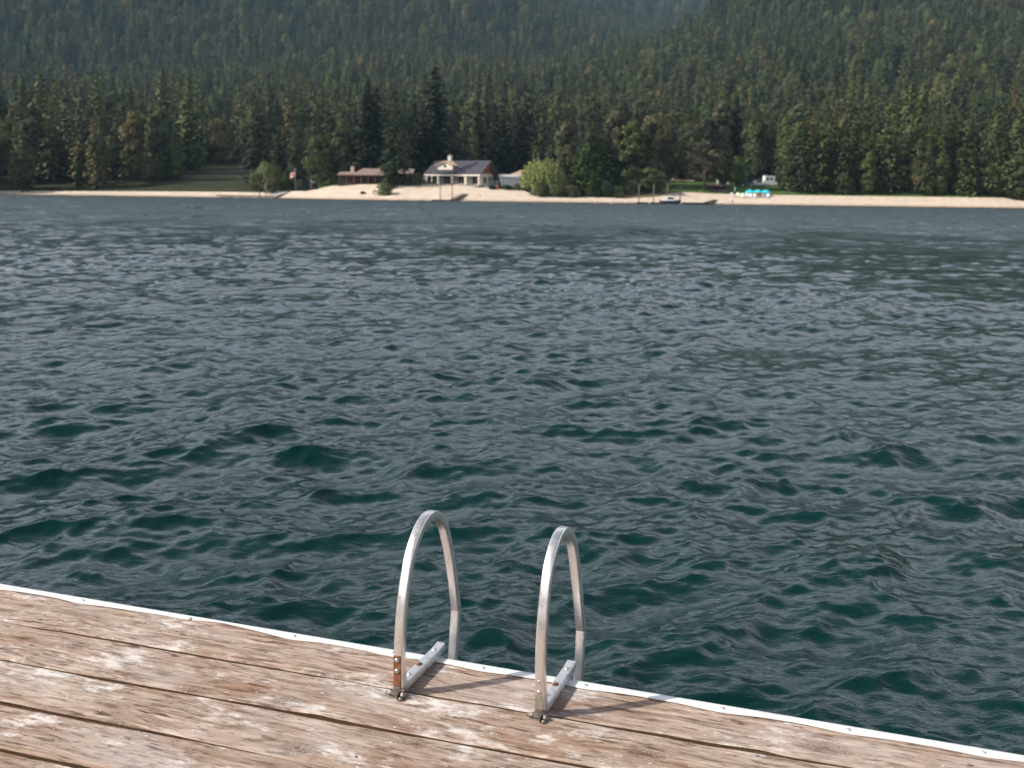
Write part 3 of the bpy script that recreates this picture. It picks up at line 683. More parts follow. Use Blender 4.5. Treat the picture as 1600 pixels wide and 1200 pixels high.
    sm = t.math('MULTIPLY', t.ramp(s1, [(.515, 0.0), (.60, 1.0)]), t.ramp(s2, [(.43, 0.0), (.54, 1.0)]))
    base = t.mix(base, (.80, .77, .73), t.math('MULTIPLY', sm, .65))
    fl = t.noise(t.mapped(p, (1.0, 2.0, 1), (2, 7, 0)), 34, 3, .6); base = t.mix(base, (.82, .78, .72), t.ramp(fl, [(.70, 0.0), (.735, .9)]))
    fd = t.noise(t.mapped(p, (1.0, 2.6, 1), (6, 1, 0)), 17, 4, .65); base = t.mix(base, (.06, .04, .03), t.ramp(fd, [(.665, 0.0), (.70, .85)]))
    h = t.math('ADD', t.math('MULTIPLY', grain, .9), t.math('ADD', t.math('MULTIPLY', fine, .45), t.math('MULTIPLY', t.ramp(dash, [(.55, 1.0), (.68, 0.0)]), .7)))
    h = t.math('ADD', h, t.math('MULTIPLY', t.math('MULTIPLY', ringw, knotm), .2))
    return t.set(Base_Color=base, Roughness=.85, Specular_IOR_Level=.15, Normal=t.bump(h, .9, .006))
M_WOOD = wood_mat()
def metal(name, base, rough, stain=(.30, .24, .18), amt=.5, sc=9):
    t = NT(name); co = t.obj_co()
    n = t.noise(co, sc, 6, .65); n2 = t.noise(t.mapped(co, (1, 1, .25)), 60, 5, .7)
    c = t.ramp(n2, [(.3, tuple(x * .91 for x in base)), (.7, tuple(min(1, x * 1.05) for x in base))])
    c = t.mix(c, stain, t.ramp(n, [(.5, 0.0), (.75, amt)]))
    fl = t.noise(co, 130, 2); c = t.mix(c, (.85, .82, .78), t.ramp(fl, [(.72, 0.0), (.76, .6)]))
    r = t.ramp(n2, [(.3, rough * .8), (.7, rough * 1.25)])
    return t.set(Base_Color=c, Metallic=.88, Roughness=r, Normal=t.bump(n2, .25, .002))
M_ALU = metal('worn_aluminium', (.84, .80, .765), .30, (.58, .50, .43), .4)
M_GALV = metal('galvanised_steel', (.74, .74, .74), .5, (.36, .36, .37), .95, 38)
M_OLIVEGALV = metal('dull_galvanised_plate', (.42, .40, .33), .5, (.25, .23, .17), .7)
M_CORE = metal('dark_old_steel', (.24, .215, .19), .5, (.12, .08, .055), .7)
M_BOLT = metal('steel_bolt', (.62, .60, .57), .35, (.25, .22, .2), .5)
def rust_mat():
    t = NT('rusted_steel'); co = t.obj_co(); n = t.noise(co, 45, 6, .7)
    return t.set(Base_Color=t.ramp(n, [(.3, (.07, .03, .018)), (.48, (.17, .058, .024)), (.62, (.25, .095, .038)), (.78, (.36, .24, .17))]), Roughness=.85, Metallic=.1, Normal=t.bump(n, .6, .003))
M_RUST = rust_mat()

def dock():
    root = thing('wooden_dock', (0, 0, DECK_Z), 'weathered wooden dock of wide planks with a white strip screwed along its edge', 'dock', DOCK_RZ)
    g = np.random.default_rng(4); m = MB(); ids = []
    X0, X1 = -6.5, 6.0; OUT = 3.222
    # seam lines n(x) = a + b x, measured on the photograph; seams below repeat on
    seams = [(OUT, 0.0), (2.979, .014), (2.733, .020), (2.49, .024), (2.245, .018), (2.0, .01), (1.75, 0.0), (1.48, .01), (1.22, 0), (.95, .0), (.68, .01), (.40, 0), (.12, 0), (-.18, 0), (-.46, 0), (-.74, 0), (-1.0, 0)]
    gaps = [0, .017, .009, .026, .016, .012, .014, .01, .016, .012, .012, .012, .012, .012, .012, .012, 0]
    nx = 420; xs = np.linspace(X0, X1, nx)
    def wander(k): # each cut edge wanders and is chipped
        q = g.uniform(0, 9, 6); w = .0022 * np.sin(xs * 3.1 + q[0]) + .0016 * np.sin(xs * 8.3 + q[1]) + .001 * np.sin(xs * 23 + q[2])
        for c in g.uniform(X0, X1, 26): w = w + g.uniform(.001, .006) * np.exp(-((xs - c) / g.uniform(.008, .05)) ** 2)
        return w
    def gw(k): return gaps[k] * .36 * (1 + .55 * np.sin(xs * 1.9 + k * 2.4) * np.sin(xs * .7 + k))
    for k in range(len(seams) - 1):
        (a0, b0), (a1, b1) = seams[k], seams[k + 1]
        far = a0 + b0 * xs - gw(k) - (wander(k) if k else 0); near = a1 + b1 * xs + gw(k + 1) + wander(k + .5)
        zt = [0, .002, -.001, .003, 0, .002, 0, .001, 0, 0, 0, 0, 0, 0, 0, 0][k]
        prof = [(0, -.045), (0, -.010), (.0015, -.004), (.006, -.001), (.02, 0), (.15, .0006), (.3, .0010), (.5, .0006), (.7, .001), (.85, .0003), (1, 0), (2, -.001), (3, -.004), (4, -.010), (5, -.045)]
        rowsP = []
        for (s, z) in prof:
            if s <= .006: y = far - s
            elif s < 1: y = far + (near - far) * s
            elif s == 1: y = near + .02
            elif s == 2: y = near + .006
            elif s == 3: y = near + .0015
            else: y = near
            zz = zt + z + (.0012 * np.sin(xs * 2.3 + k * 1.7 + s) + .0008 * np.sin(xs * 7 + k) if z > -.02 else 0)
            rowsP.append(np.stack([xs, y, zz + 0 * xs], -1))
        b = len(m.v); nr = len(rowsP)
        for i in range(nx): 
            for r in range(nr): m.v.append(tuple(rowsP[r][i]))
        for i in range(nx - 1):
            for r in range(nr - 1): m.f.append((b + i * nr + r, b + i * nr + r + 1, b + (i + 1) * nr + r + 1, b + (i + 1) * nr + r))
        ids += [float(k)] * (nx * nr)
    o = m.build('decking', M_WOOD, root, auto=50)
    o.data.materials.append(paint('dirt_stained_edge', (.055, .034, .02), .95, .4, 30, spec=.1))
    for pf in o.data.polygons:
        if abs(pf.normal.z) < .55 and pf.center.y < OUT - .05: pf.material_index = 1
    at = o.data.attributes.new('plank', 'FLOAT', 'POINT'); at.data.foreach_set('value', ids)
    # debris packed between the planks
    t = NT('gap_debris'); co = t.obj_co(); n = t.noise(t.mapped(co, (1, 1, 1)), 90, 5, .7)
    md = t.set(Base_Color=t.ramp(n, [(.3, (.03, .018, .010)), (.5, (.085, .052, .024)), (.75, (.17, .11, .05))]), Roughness=.95, Normal=t.bump(n, 1, .006), Specular_IOR_Level=.1)
    d = MB(); nn = 700
    for k in range(1, len(seams) - 1):
        a, bb = seams[k]; b = len(d.v); xx = np.linspace(X0, X1, nn)
        for i in range(nn):
            zc = -.010 + .003 * math.sin(xx[i] * 1.3 + k) + g.normal() * .0012
            for s in (-1, 0, 1): d.v.append((xx[i], a + bb * xx[i] + s * (.5 * gaps[k] + .009), zc - (.002 if s == 0 else 0)))
        for i in range(nn - 1):
            for s in range(2): d.f.append((b + i * 3 + s, b + i * 3 + s + 1, b + i * 3 + 3 + s + 1, b + i * 3 + 3 + s))
    d.build('gap_debris', md, root, True)
    f = MB(); f.box((-.25, OUT - .055, -.145), (12.5, .08, .19)); f.box((-.25, 1.2, -.16), (12.5, .14, .2)); f.box((-.25, -.9, -.16), (12.5, .14, .2))
    for x in (-5, -2.5, 0, 2.5, 5): f.box((x, 1.1, -.30), (.14, 4.1, .08))
    f.build('beam', M_WOOD, root)
    # white vinyl strip, its inner edge scalloped between the screws
    scr = [-5.0, -4.6, -4.2, -3.8, -3.35, -2.9, -2.4, -1.951, -1.555, -1.215, -.851, -.401, -.02, .36, .76, 1.2, 1.6, 2.0, 2.4, 2.85, 3.3, 3.8, 4.3, 4.8, 5.3]
    s = MB(); n = 900; xx = np.linspace(X0, X1, n)
    w = np.full(n, .036)
    for q in scr: w += (.011 if q < -1.7 else .0075) * np.exp(-((xx - q) / .085) ** 2)
    w -= .025 * np.exp(-((xx + 2.30) / .19) ** 2); w += .0015 * np.sin(xx * 11)
    for i in range(n):
        lift = .0035 - .0025 * math.exp(-min(abs(xx[i] - q) for q in scr) ** 2 / .01)
        prof = [(OUT - w[i], .0015 + lift), (OUT - w[i], .0055 + lift), (OUT - w[i] * .5, .0055 + lift * .6), (OUT + .001, .0065), (OUT + .0065, .003), (OUT + .0075, -.03), (OUT + .0075, -.09), (OUT + .003, -.09), (OUT + .003, -.01), (OUT - .004, .0035)]
        for p in prof: s.v.append((xx[i], p[0], p[1]))
    for i in range(n - 1):
        for k in range(10): s.f.append((i * 10 + k, i * 10 + (k + 1) % 10, (i + 1) * 10 + (k + 1) % 10, (i + 1) * 10 + k))
    mw = NT('white_vinyl'); nz = mw.noise(mw.obj_co(), 14, 5, .6)
    gr = mw.noise(mw.mapped(mw.obj_co(), (2, 9, 3)), 5, 6, .7)
    mv = mw.set(Base_Color=mw.mix(mw.ramp(nz, [(.35, (.70, .70, .69)), (.6, (.82, .82, .81))]), (.36, .32, .27), mw.ramp(gr, [(.60, 0.0), (.72, .6)])), Roughness=.45, Normal=mw.bump(nz, .2, .003))
    st = s.build('edge_strip', mv, root, auto=40)
    for q in scr:
        b = MB(); a = random.uniform(0, 3); y = OUT - .024
        b.dome((q, y, .0075), (0, 0, 1), .0058, .003, 12, 3); b.box((q, y, .0108), (.008, .0018, .0014), Matrix.Rotation(a, 3, 'Z'))
        b.tube([(q, y, .005), (q, y, .0080)], .0074, 14)
        b.build('screw', M_BOLT, st, auto=40)
    # a few nail heads
    for (x, y) in [(-1.78, 2.872), (-1.35, 2.53), (-.62, 2.89), (-.95, 2.62), (-1.98, 3.05), (-.30, 2.63), (.2, 2.9)]:
        b = MB(); b.dome((x, y, .002), (0, 0, 1), .005, .002, 10, 2); b.build('nail', M_CORE, root, True)
    return root
dock()

def catmull(pts, n=10):
    P = [np.array(p, float) for p in pts]; P = [2 * P[0] - P[1]] + P + [2 * P[-1] - P[-2]]; out = []
    for i in range(1, len(P) - 2):
        for k in range(n):
            t = k / n; a, b, c, d = P[i - 1:i + 3]
            out.append(.5 * ((2 * b) + (c - a) * t + (2 * a - 5 * b + 4 * c - d) * t * t + (3 * b - a - 3 * c + d) * t ** 3))
    return out + [P[-2]]
def sweep_square(m, path, x, w=.0315, r=.006, squash=None):
    """square tube with rounded corners along a path in the local y-z plane"""
    h = w / 2; sec = []
    for (cx, cy, a0) in ((h - r, h - r, 0), (-h + r, h - r, 90), (-h + r, -h + r, 180), (h - r, -h + r, 270)):
        for k in range(4): a = math.radians(a0 + k * 30); sec.append((cx + r * math.cos(a), cy + r * math.sin(a)))
    n = len(path); ns = len(sec); b = len(m.v)
    for i, p in enumerate(path):
        t = path[min(i + 1, n - 1)] - path[max(i - 1, 0)]; t = t / np.linalg.norm(t); nrm = np.array([-t[1], t[0]])
        for (u, v) in sec:
            if squash: v = squash(i / (n - 1), u, v)
            q = p + nrm * v; m.v.append((x + u, q[0], q[1]))
    for i in range(n - 1):
        for k in range(ns): m.f.append((b + i * ns + k, b + i * ns + (k + 1) % ns, b + (i + 1) * ns + (k + 1) % ns, b + (i + 1) * ns + k))
    m.f.append(tuple(b + k for k in range(ns))); m.f.append(tuple(b + (n - 1) * ns + k for k in range(ns)))
def ladder():
    root = thing('swim_ladder', (0, 0, DECK_Z), 'silver swim ladder with two tall bent handrails hinged on the dock edge', 'ladder', DOCK_RZ)
    rails = [
        (np.dot(onz(622, 1088, DECK_Z), E_AX), np.dot(onz(622, 1088, DECK_Z), N_AX), M_RUST, 'handrail with a rusty hinge plate',
         [(.016, .030), (.0145, .10), (.016, .16), (.027, .25), (.052, .345), (.102, .452), (.185, .522), (.27, .532), (.348, .488), (.400, .398), (.444, .279), (.484, .135), (.487, .10), (.479, .055), (.461, -.066), (.40, -.40), (.33, -.95)]),
        (np.dot(onz(843, 1123, DECK_Z), E_AX), np.dot(onz(843, 1123, DECK_Z), N_AX), M_OLIVEGALV, 'handrail with a dull grey hinge plate',
         [(.016, .030), (.009, .10), (.004, .16), (.006, .25), (.022, .345), (.062, .462), (.138, .532), (.22, .540), (.296, .495), (.349, .408), (.404, .268), (.458, .125), (.461, .10), (.455, .055), (.440, -.066), (.385, -.40), (.33, -.95)])]
    for (x0, y0, mplate, lab, pts) in rails:
        m = MB(); path = [p + np.array([y0, 0]) for p in catmull(pts, 9)]
        sweep_square(m, path, x0); r = m.build('handrail', M_ALU, root, auto=35); r['label'] = lab
        # foot bar: runs from under the post out over the edge
        fb = [(.016, .075), (.0165, .055), (.021, .036), (.036, .025), (.06, .0225), (.15, .0225), (.25, .0225), (.31, .0235), (.336, .0255), (.352, .027)]
        path = [p + np.array([y0, 0]) for p in catmull(fb, 7)]
        def sq(s, u, v):
            k = max(0, (s - .80) / .20); dent = .017 * k * math.exp(-(u / .0055) ** 2)
            return v - dent if v > 0 else v
        m = MB(); sweep_square(m, path, x0, .0322, .005, sq)
        fo = m.build('foot_bar', M_GALV, root, auto=35)
        for (y, rr, hh, mt) in ((.085, .0062, .003, M_BOLT), (.165, .0085, .006, M_RUST), (.292, .0075, .004, M_BOLT)):
            b = MB(); b.tube([(x0, y0 + y, .0375), (x0, y0 + y, .0405)], rr * 1.25, 12); b.dome((x0, y0 + y, .0405), (0, 0, 1), rr, hh, 10, 3); b.build('bolt', mt, fo, auto=40)
        # hinge: plate on the post, knuckle with its cross bolt, small fin screwed to the deck
        m = MB(); m.box((x0 - .001, y0 - .0025, .083), (.0265, .0045, .112), None, .0012)
        hp = m.build('hinge_plate', mplate, root, auto=40)
        for z in (.126, .090):
            b = MB(); b.tube([(x0 - .001, y0 - .004, z), (x0 - .001, y0 - .0065, z)], .0085, 14); b.dome((x0 - .001, y0 - .0065, z), (0, -1, 0), .0072, .005, 12, 4); b.build('bolt', M_BOLT, hp, auto=40)
        m = MB(); zc = .0135; m.box((x0 - .001, y0 - .0035, .0255), (.0265, .005, .018), None, .001)
        m.tube([(x0 - .016, y0 - .010, zc), (x0 + .008, y0 - .010, zc)], .0095, 14); m.box((x0 - .004, y0 - .0105, zc + .0085), (.026, .021, .004), None, .001)
        m.box((x0 + .010, y0 - .016, .010), (.0045, .030, .028), None, .001); m.box((x0 + .002, y0 - .003, .003), (.06, .034, .006), None, .0012)
        kn = m.build('hinge_knuckle', M_CORE, root, auto=40)
        b = MB(); b.tube([(x0 - .036, y0 - .011, zc), (x0 + .030, y0 - .011, zc)], .0052, 12); b.tube([(x0 - .026, y0 - .011, zc), (x0 - .019, y0 - .011, zc)], .0098, 6)
        b.dome((x0 - .036, y0 - .011, zc), (-1, 0, 0), .0062, .003, 10, 3); b.tube([(x0 + .018, y0 - .013, .012), (x0 + .025, y0 - .013, .012)], .0105, 6)
        b.dome((x0 + .026, y0 - .013, .012), (1, 0, 0), .0075, .006, 10, 3)
        b.build('cross_bolt', M_CORE, kn, auto=40)
        b = MB(); b.tube([(x0 + .022, y0 - .028, 0), (x0 + .022, y0 - .028, .009)], .0095, 6); b.dome((x0 + .022, y0 - .028, .009), (0, -.3, 1), .007, .005, 10, 3); b.build('deck_bolt', M_CORE, kn, auto=40)
    xa, xb = rails[0][0], rails[1][0]; y0 = rails[0][1]
    for z, y in ((-.28, .415), (-.58, .37), (-.86, .335)):
        m = MB(); m.box(((xa + xb) / 2, y0 + y, z), (xb - xa - .034, .075, .028), None, .004); m.build('step', M_ALU, root, auto=40)
ladder()
# ================================================================== BUILDINGS ON THE BANK
M_CREAM = paint('cream_siding', (.66, .60, .50), .7, .1, 1.5); M_TRIM = paint('pale_trim', (.70, .65, .57), .6, .08, 2)
M_SHINGLE = paint('grey_shingles', (.062, .060, .072), .85, .22, 1.2, spec=.2); M_GABLE = paint('brown_cedar_siding', (.20, .075, .03), .75, .2, 1.5)
M_BROWNROOF = paint('faded_brown_shingles', (.22, .165, .142), .85, .2, 1.2, spec=.2); M_LOG = paint('red_brown_timber', (.080, .038, .025), .7, .25, 1.5)
M_STONE = paint('chimney_stone', (.44, .33, .26), .9, .3, 2.5); M_WHITE = paint('white_paint', (.78, .77, .75), .5, .06, 1)
M_TANROOF = paint('tan_shingles', (.42, .27, .19), .85, .2, 1.2, spec=.2); M_DARKW = paint('dark_timber', (.045, .035, .03), .8, .3, 1.5)
M_GREYW = paint('grey_weathered_timber', (.26, .235, .22), .85, .25, 1.5); M_CURT = paint('pale_curtain', (.55, .57, .60), .8, .1, 2)
def glass():
    t = NT('window_glass'); return t.set(Base_Color=(.02, .028, .032), Roughness=.08, Specular_IOR_Level=.8)
M_GLASS = glass()
M_RED = paint('faded_red_paint', (.50, .09, .06), .5, .12, 2); M_TURQ = paint('turquoise_canvas', (.03, .50, .60), .7, .08, 1.5)
M_NAVY = paint('dark_blue_paint', (.025, .04, .07), .25, .15, 1, spec=.6); M_TYRE = paint('black_rubber', (.02, .02, .02), .8, .2, 5)
M_CHROME = paint('bare_metal', (.6, .6, .6), .3, .1, 3, 1.0); M_PINKBUOY = paint('faded_buoy_plastic', (.66, .42, .36), .5, .1, 4)
M_CHARCOAL = paint('charcoal_metal', (.06, .055, .06), .5, .2, 2); M_MAROON = paint('maroon_metal', (.10, .025, .028), .5, .2, 2)
def gable_roof(m, x0, x1, y0, y1, ze, zr, th=.22, yr=None, ov=0.0):
    """two sloping slabs meeting at a ridge along x"""
    yr = (y0 + y1) / 2 if yr is None else yr
    for (ya) in (y0, y1):
        m.add([(x0, ya, ze), (x1, ya, ze), (x1, yr, zr), (x0, yr, zr), (x0, ya, ze - th), (x1, ya, ze - th), (x1, yr, zr - th), (x0, yr, zr - th)],
              [(0, 1, 2, 3), (4, 5, 6, 7), (0, 1, 5, 4), (1, 2, 6, 5), (2, 3, 7, 6), (3, 0, 4, 7)])
def window(parent, x, y, z, w, h, n=2, face=-1, mat=None, fm=None, axis='x'):
    fr = MB(); pn = MB(); d = .09
    def B(m, cx, cz, sx, sz, dep, dy=0): 
        if axis == 'x': m.box((cx, y + face * dy, cz), (sx, dep, sz))
        else: m.box((y + face * dy, cx, cz), (dep, sx, sz))
    B(fr, x, z + h / 2 + .05, w + .2, .1, d); B(fr, x, z - h / 2 - .05, w + .2, .1, d + .04); B(fr, x - w / 2 - .05, z, .1, h, d); B(fr, x + w / 2 + .05, z, .1, h, d)
    for k in range(1, n): B(fr, x - w / 2 + w * k / n, z, .07, h, d * .8)
    f = fr.build('window', fm or M_TRIM, parent); B(pn, x, z, w, h, .03, -.01); pn.build('pane', mat or M_GLASS, f); return f
def main_house():
    p = hit(705, 288.4); p[1] += 6.5; p[2] = float(ground_z(p[0], p[1] - 6))
    p[0] += 3.4; r = thing('lake_house', p, 'cream porch house with a large grey gable roof, dormer and brown gable end', 'house', math.radians(-27))
    u = m_per_px(p); L = 86 * u / math.cos(math.radians(27)); W = 7.2; hx = L / 2; ze, zr = 3.25, 7.6
    W2 = 3.2; zb2 = ze + 1.1   # the back slope is shorter than the porch side
    b = MB(); b.prism([(-W + 3.0, -1.5), (W2 - .4, -1.5), (W2 - .4, zb2 - .1), (0, zr - .45), (-W + 3.0, ze + 1.2)], 'x', -hx + .6, hx - .62); b.build('wall', M_CREAM, r)
    g = MB(); g.prism([(-W + 1.4, ze + .25), (W2 - .4, ze + .25), (W2 - .4, zb2 - .1), (0, zr - .42)], 'x', hx - .60, hx - .50); g.build('gable_siding', M_GABLE, r)
    rf = MB(); gable_roof(rf, -hx - .5, hx + .2, -W, W2, ze, zr, .2, 0.0)
    roof = rf.build('roof', M_SHINGLE, r)
    fa = MB(); fa.box((0, -W + .05, ze - .38), (L + .5, .18, .42)); fa.box((hx - .5, -W / 2 + W2 / 2, ze - .3), (.2, W + W2 - .8, .3)); fa.build('fascia', M_TRIM, r)
    for yy in (-W, W2):
        q = MB(); a = Vector((hx + .2, yy, ze - .12)); c = Vector((hx + .2, 0, zr - .12)); q.tube([a, c], .12, 4); q.build('rake_board', M_BROWNROOF, roof)
    fl = MB(); fl.box((0, -W + 1.7, -.35), (L, 3.6, .5)); fl.build('porch_floor', M_GREYW, r)
    for k, x in enumerate((-hx + .45, -hx * .52, -.1, hx * .49, hx - .4)):
        c = MB(); w = .62 if 0 < k < 4 else .5; c.box((x, -W + .45, (ze - .6) / 2 - .1), (w, w, ze - .5), None, .06); c.box((x, -W + .45, .12), (w + .16, w + .16, .3), None, .04); c.build('porch_column', M_CREAM, r)
    yw = -W + 3.0
    window(r, -hx * .74, yw - .03, 1.55, 3.4, 1.9, 3); window(r, -hx * .27, yw - .03, 1.35, 3.8, 2.3, 5); window(r, hx * .23, yw - .03, 1.55, 3.2, 1.9, 3); window(r, hx * .72, yw - .03, 1.4, 2.6, 2.2, 2)
    for x in (-hx * .62, hx * .33): q = MB(); q.box((x, yw - .12, 1.55), (.95, .05, 1.3)); q.build('window_blind', M_WHITE, r)
    for y in (-2.6, 0.9): window(r, y, hx - .60, 1.5, 2.0, 2.0, 3, 1, axis='y')
    # dormer
    x0 = -hx * .38; dw = 2.75; yf = -W + 2.3; d = MB(); zb = ze + 1.35
    d.prism([(x0 - dw, zb - .5), (x0 + dw, zb - .5), (x0 + dw, zb + 1.55), (x0, zb + 2.55), (x0 - dw, zb + 1.55)], 'y', yf, yf + 3.6); do = d.build('dormer', M_CREAM, r)
    q = MB(); e = dw + .75
    for s in (-1, 1):
        q.add([(x0 + s * e, yf - .6, zb + 1.35), (x0, yf - .6, zb + 2.80), (x0, yf + 5.2, zb + 2.80), (x0 + s * e, yf + 5.2, zb + 1.35), (x0 + s * e, yf - .6, zb + 1.13), (x0, yf - .6, zb + 2.58), (x0, yf + 5.2, zb + 2.58), (x0 + s * e, yf + 5.2, zb + 1.13)],
              [(0, 1, 2, 3), (4, 5, 6, 7), (0, 1, 5, 4), (1, 2, 6, 5), (2, 3, 7, 6), (3, 0, 4, 7)])
    q.build('dormer_roof', paint('peach_roof_edge', (.58, .40, .28), .7, .12, 2), do)
    q = MB(); q.tube([(x0, yf - .05, zb + 1.15), (x0, yf - .01, zb + 1.15)], .62, 10); wq = q.build('dormer_window', M_TRIM, do)
    q = MB(); q.tube([(x0, yf - .08, zb + 1.15), (x0, yf - .04, zb + 1.15)], .50, 10); q.build('pane', M_GLASS, wq)
    c = MB(); c.box((x0 - 1.4, .6, zr + .05), (1.1, 1.1, 3.0)); ch = c.build('chimney', paint('pale_chimney', (.55, .52, .50), .8, .2, 2), r)
    q = MB(); q.box((x0 - 1.4, .6, zr + 1.62), (1.35, 1.35, .16)); q.tube([(x0 - 1.4, .6, zr + 1.7), (x0 - 1.4, .6, zr + 2.2)], .22, 8); q.build('chimney_cap', M_GREYW, ch)
    return p
P_HOUSE = main_house()
def brown_cabin():
    p = hit(566, 289.3); p[1] += 4.0; p[2] = float(ground_z(p[0], p[1] - 3))
    r = thing('log_cabin', p, 'low brown log cabin with a faded hip roof and a stone chimney', 'cabin', math.radians(-6))
    u = m_per_px(p); hx = 36 * u; W = 4.2; ze = 3.1
    b = MB(); b.box((0, 1.0, .9), (2 * hx - 1.4, 2 * W - 2.6, 4.2)); b.build('wall', M_LOG, r)
    m = MB(); xa, xb = -hx * .02, hx * .72; x0 = -hx * .42  # hip roof to the right
    m.add([(x0, -W, ze), (hx + .2, -W, ze), (hx + .2, W, ze), (x0, W, ze), (xa, 0, 5.15), (xb, 0, 5.15), (x0, -W, ze - .2), (hx + .2, -W, ze - .2), (hx + .2, W, ze - .2), (x0, W, ze - .2)],
          [(0, 1, 5, 4), (1, 2, 5), (2, 3, 4, 5), (3, 0, 4), (6, 7, 8, 9), (0, 1, 7, 6), (1, 2, 8, 7), (2, 3, 9, 8), (3, 0, 6, 9)])
    m.build('hip_roof', M_BROWNROOF, r)
    m = MB(); gable_roof(m, -hx - .3, x0 + .6, -W + .1, W - .3, ze - .03, ze + .95, .2); m.build('side_roof', M_BROWNROOF, r)
    c = MB(); cx = -hx * .47; c.box((cx, -.6, 3.6), (1.15, 1.0, 3.6), None, .08); ch = c.build('chimney', M_STONE, r)
    q = MB(); q.box((cx, -.6, 5.5), (1.0, .85, .5)); q.box((cx, -.6, 5.78), (1.2, 1.1, .1)); q.build('chimney_cap', M_STONE, ch)
    for k in range(7):
        x = -hx + .4 + k * (2 * hx - .8) / 6; q = MB(); q.box((x, -W + .45, 1.2), (.3, .3, 3.5)); q.build('porch_post', M_LOG, r)
    q = MB(); q.box((0, -W + .45, ze - .35), (2 * hx - .3, .22, .3)); q.build('beam', M_LOG, r)
    q = MB(); q.box((0, -W + 1.2, -.35), (2 * hx, 2.4, .5)); q.build('porch_floor', M_DARKW, r)
    for x in (-.74, -.12, .3, .72): window(r, x * hx, -W + 2.25, 1.45, 2.1, 1.4, 3, fm=M_LOG)
    q = MB(); q.box((hx * .08, -W + 2.22, 1.05), (1.0, .08, 2.1)); dr = q.build('door', M_DARKW, r)
    q = MB(); q.dome((hx * .08 + .36, -W + 2.17, 1.05), (0, -1, 0), .05, .06, 8, 3); q.build('handle', M_CHROME, dr)
brown_cabin()
def hut(px, base, wpx, hpx, rz, wall, roof, label, name='hut', back=3.0):
    p = hit(px, base); p[1] += back; u = m_per_px(p); w = wpx * u; h = hpx * u; d = w * .8; p[2] = float(ground_z(p[0], p[1] - d / 2))
    r = thing(name, p, label, 'hut', math.radians(rz)); ze = h * .66
    b = MB(); b.prism([(-d / 2, -.8), (d / 2, -.8), (d / 2, ze), (0, h - .15), (-d / 2, ze)], 'x', -w / 2 + .2, w / 2 - .2); b.build('wall', wall, r)
    m = MB(); gable_roof(m, -w / 2 - .1, w / 2 + .1, -d / 2 - .4, d / 2 + .4, ze - .1, h, .14); m.build('roof', roof, r)
    q = MB(); q.box((-w * .18, -d / 2 - .03, ze * .42), (.9, .08, ze * .84)); q.build('door', M_DARKW, r)
    window(r, w * .2, -d / 2 - .02, ze * .55, w * .2, ze * .32, 2)
hut(491, 295, 17, 13, 24, M_LOG, M_GREYW, 'small red-brown shed with a grey roof under the round tree')
hut(631, 289, 24, 21, -8, M_LOG, M_BROWNROOF, 'shaded hut with a pinkish brown roof between the brown cabin and the grey-roofed house', back=9)
hut(656, 289, 11, 9, 0, M_GABLE, M_BROWNROOF, 'tiny red-brown hut touching the left end of the grey-roofed house', back=6)
def sunroom():
    p = hit(800, 296.5); p[1] += 8; p[2] = float(ground_z(p[0], p[1] - 4)); u = m_per_px(p)
    r = thing('beach_house', p, 'low beach house with a white glazed sunroom and tan roof behind', 'house', math.radians(5))
    hx = 19.5 * u; b0 = height_to(p, 800, 291) - p[2]; ze = height_to(p, 800, 277.3) - p[2]; zt = height_to(p, 800, 273) - p[2]
    b = MB(); b.box((0, .2, b0 / 2 - .4), (2 * hx - .3, 5.6, b0 + .9)); b.build('base_wall', M_TRIM, r)
    m = MB(); m.box((0, 0, (ze + zt) / 2), (2 * hx + .6, 6.4, zt - ze), None, .08); m.build('flat_roof', M_WHITE, r)
    for k in range(8):
        x = -hx + .35 + k * (2 * hx - .7) / 7; q = MB(); q.box((x, -2.55, (b0 + ze) / 2), (.34 if k in (0, 6) else .16, .22, ze - b0)); q.build('post', M_WHITE, r)
        if k < 7:
            q = MB(); q.box((x + (2 * hx - .7) / 14, -2.45, (b0 + ze) / 2), ((2 * hx - .7) / 7 - .2, .05, ze - b0 - .1)); q.build('glass_panel', M_GLASS if k in (6,) else M_CURT, r)
    q = MB(); q.box((0, 1.5, (b0 + ze) / 2), (2 * hx - .5, 5.0, ze - b0)); q.build('wall', M_CREAM, r)
    zr = height_to(p, 806, 265) - p[2]
    m = MB(); x0, x1 = -hx * .1, hx + 5; m.add([(x0, -1.5, zt + .03), (x1, -1.5, zt + .03), (x1, 9, zt + .03), (x0, 9, zt + .03), (x0 + 3.5, 3.7, zr), (x1 - 3, 3.7, zr)], [(0, 1, 5, 4), (1, 2, 5), (2, 3, 4, 5), (3, 0, 4), (3, 2, 1, 0)])
    m.build('hip_roof', M_TANROOF, r)
    q = MB(); q.box(((x0 + x1) / 2, 6, zt / 2), (x1 - x0 - .8, 5, zt - .2)); q.build('rear_wall', M_CREAM, r)
sunroom()
def railing():
    p = hit(769, 290.5); u = m_per_px(p); r = thing('railing', p, 'white balustrade railing beside the blue spruce', 'railing'); w = 17 * u; h = 1.5
    q = MB(); q.box((0, 0, h), (w, .12, .1)); q.box((0, 0, .25), (w, .1, .1)); q.build('rail', M_WHITE, r)
    n = 11; q = MB()
    for k in range(n): q.box((-w / 2 + w * k / (n - 1), 0, h / 2 - .1), (.14 if k % 5 == 0 else .06, .08, h + .2))
    q.build('balusters', M_WHITE, r)
railing()
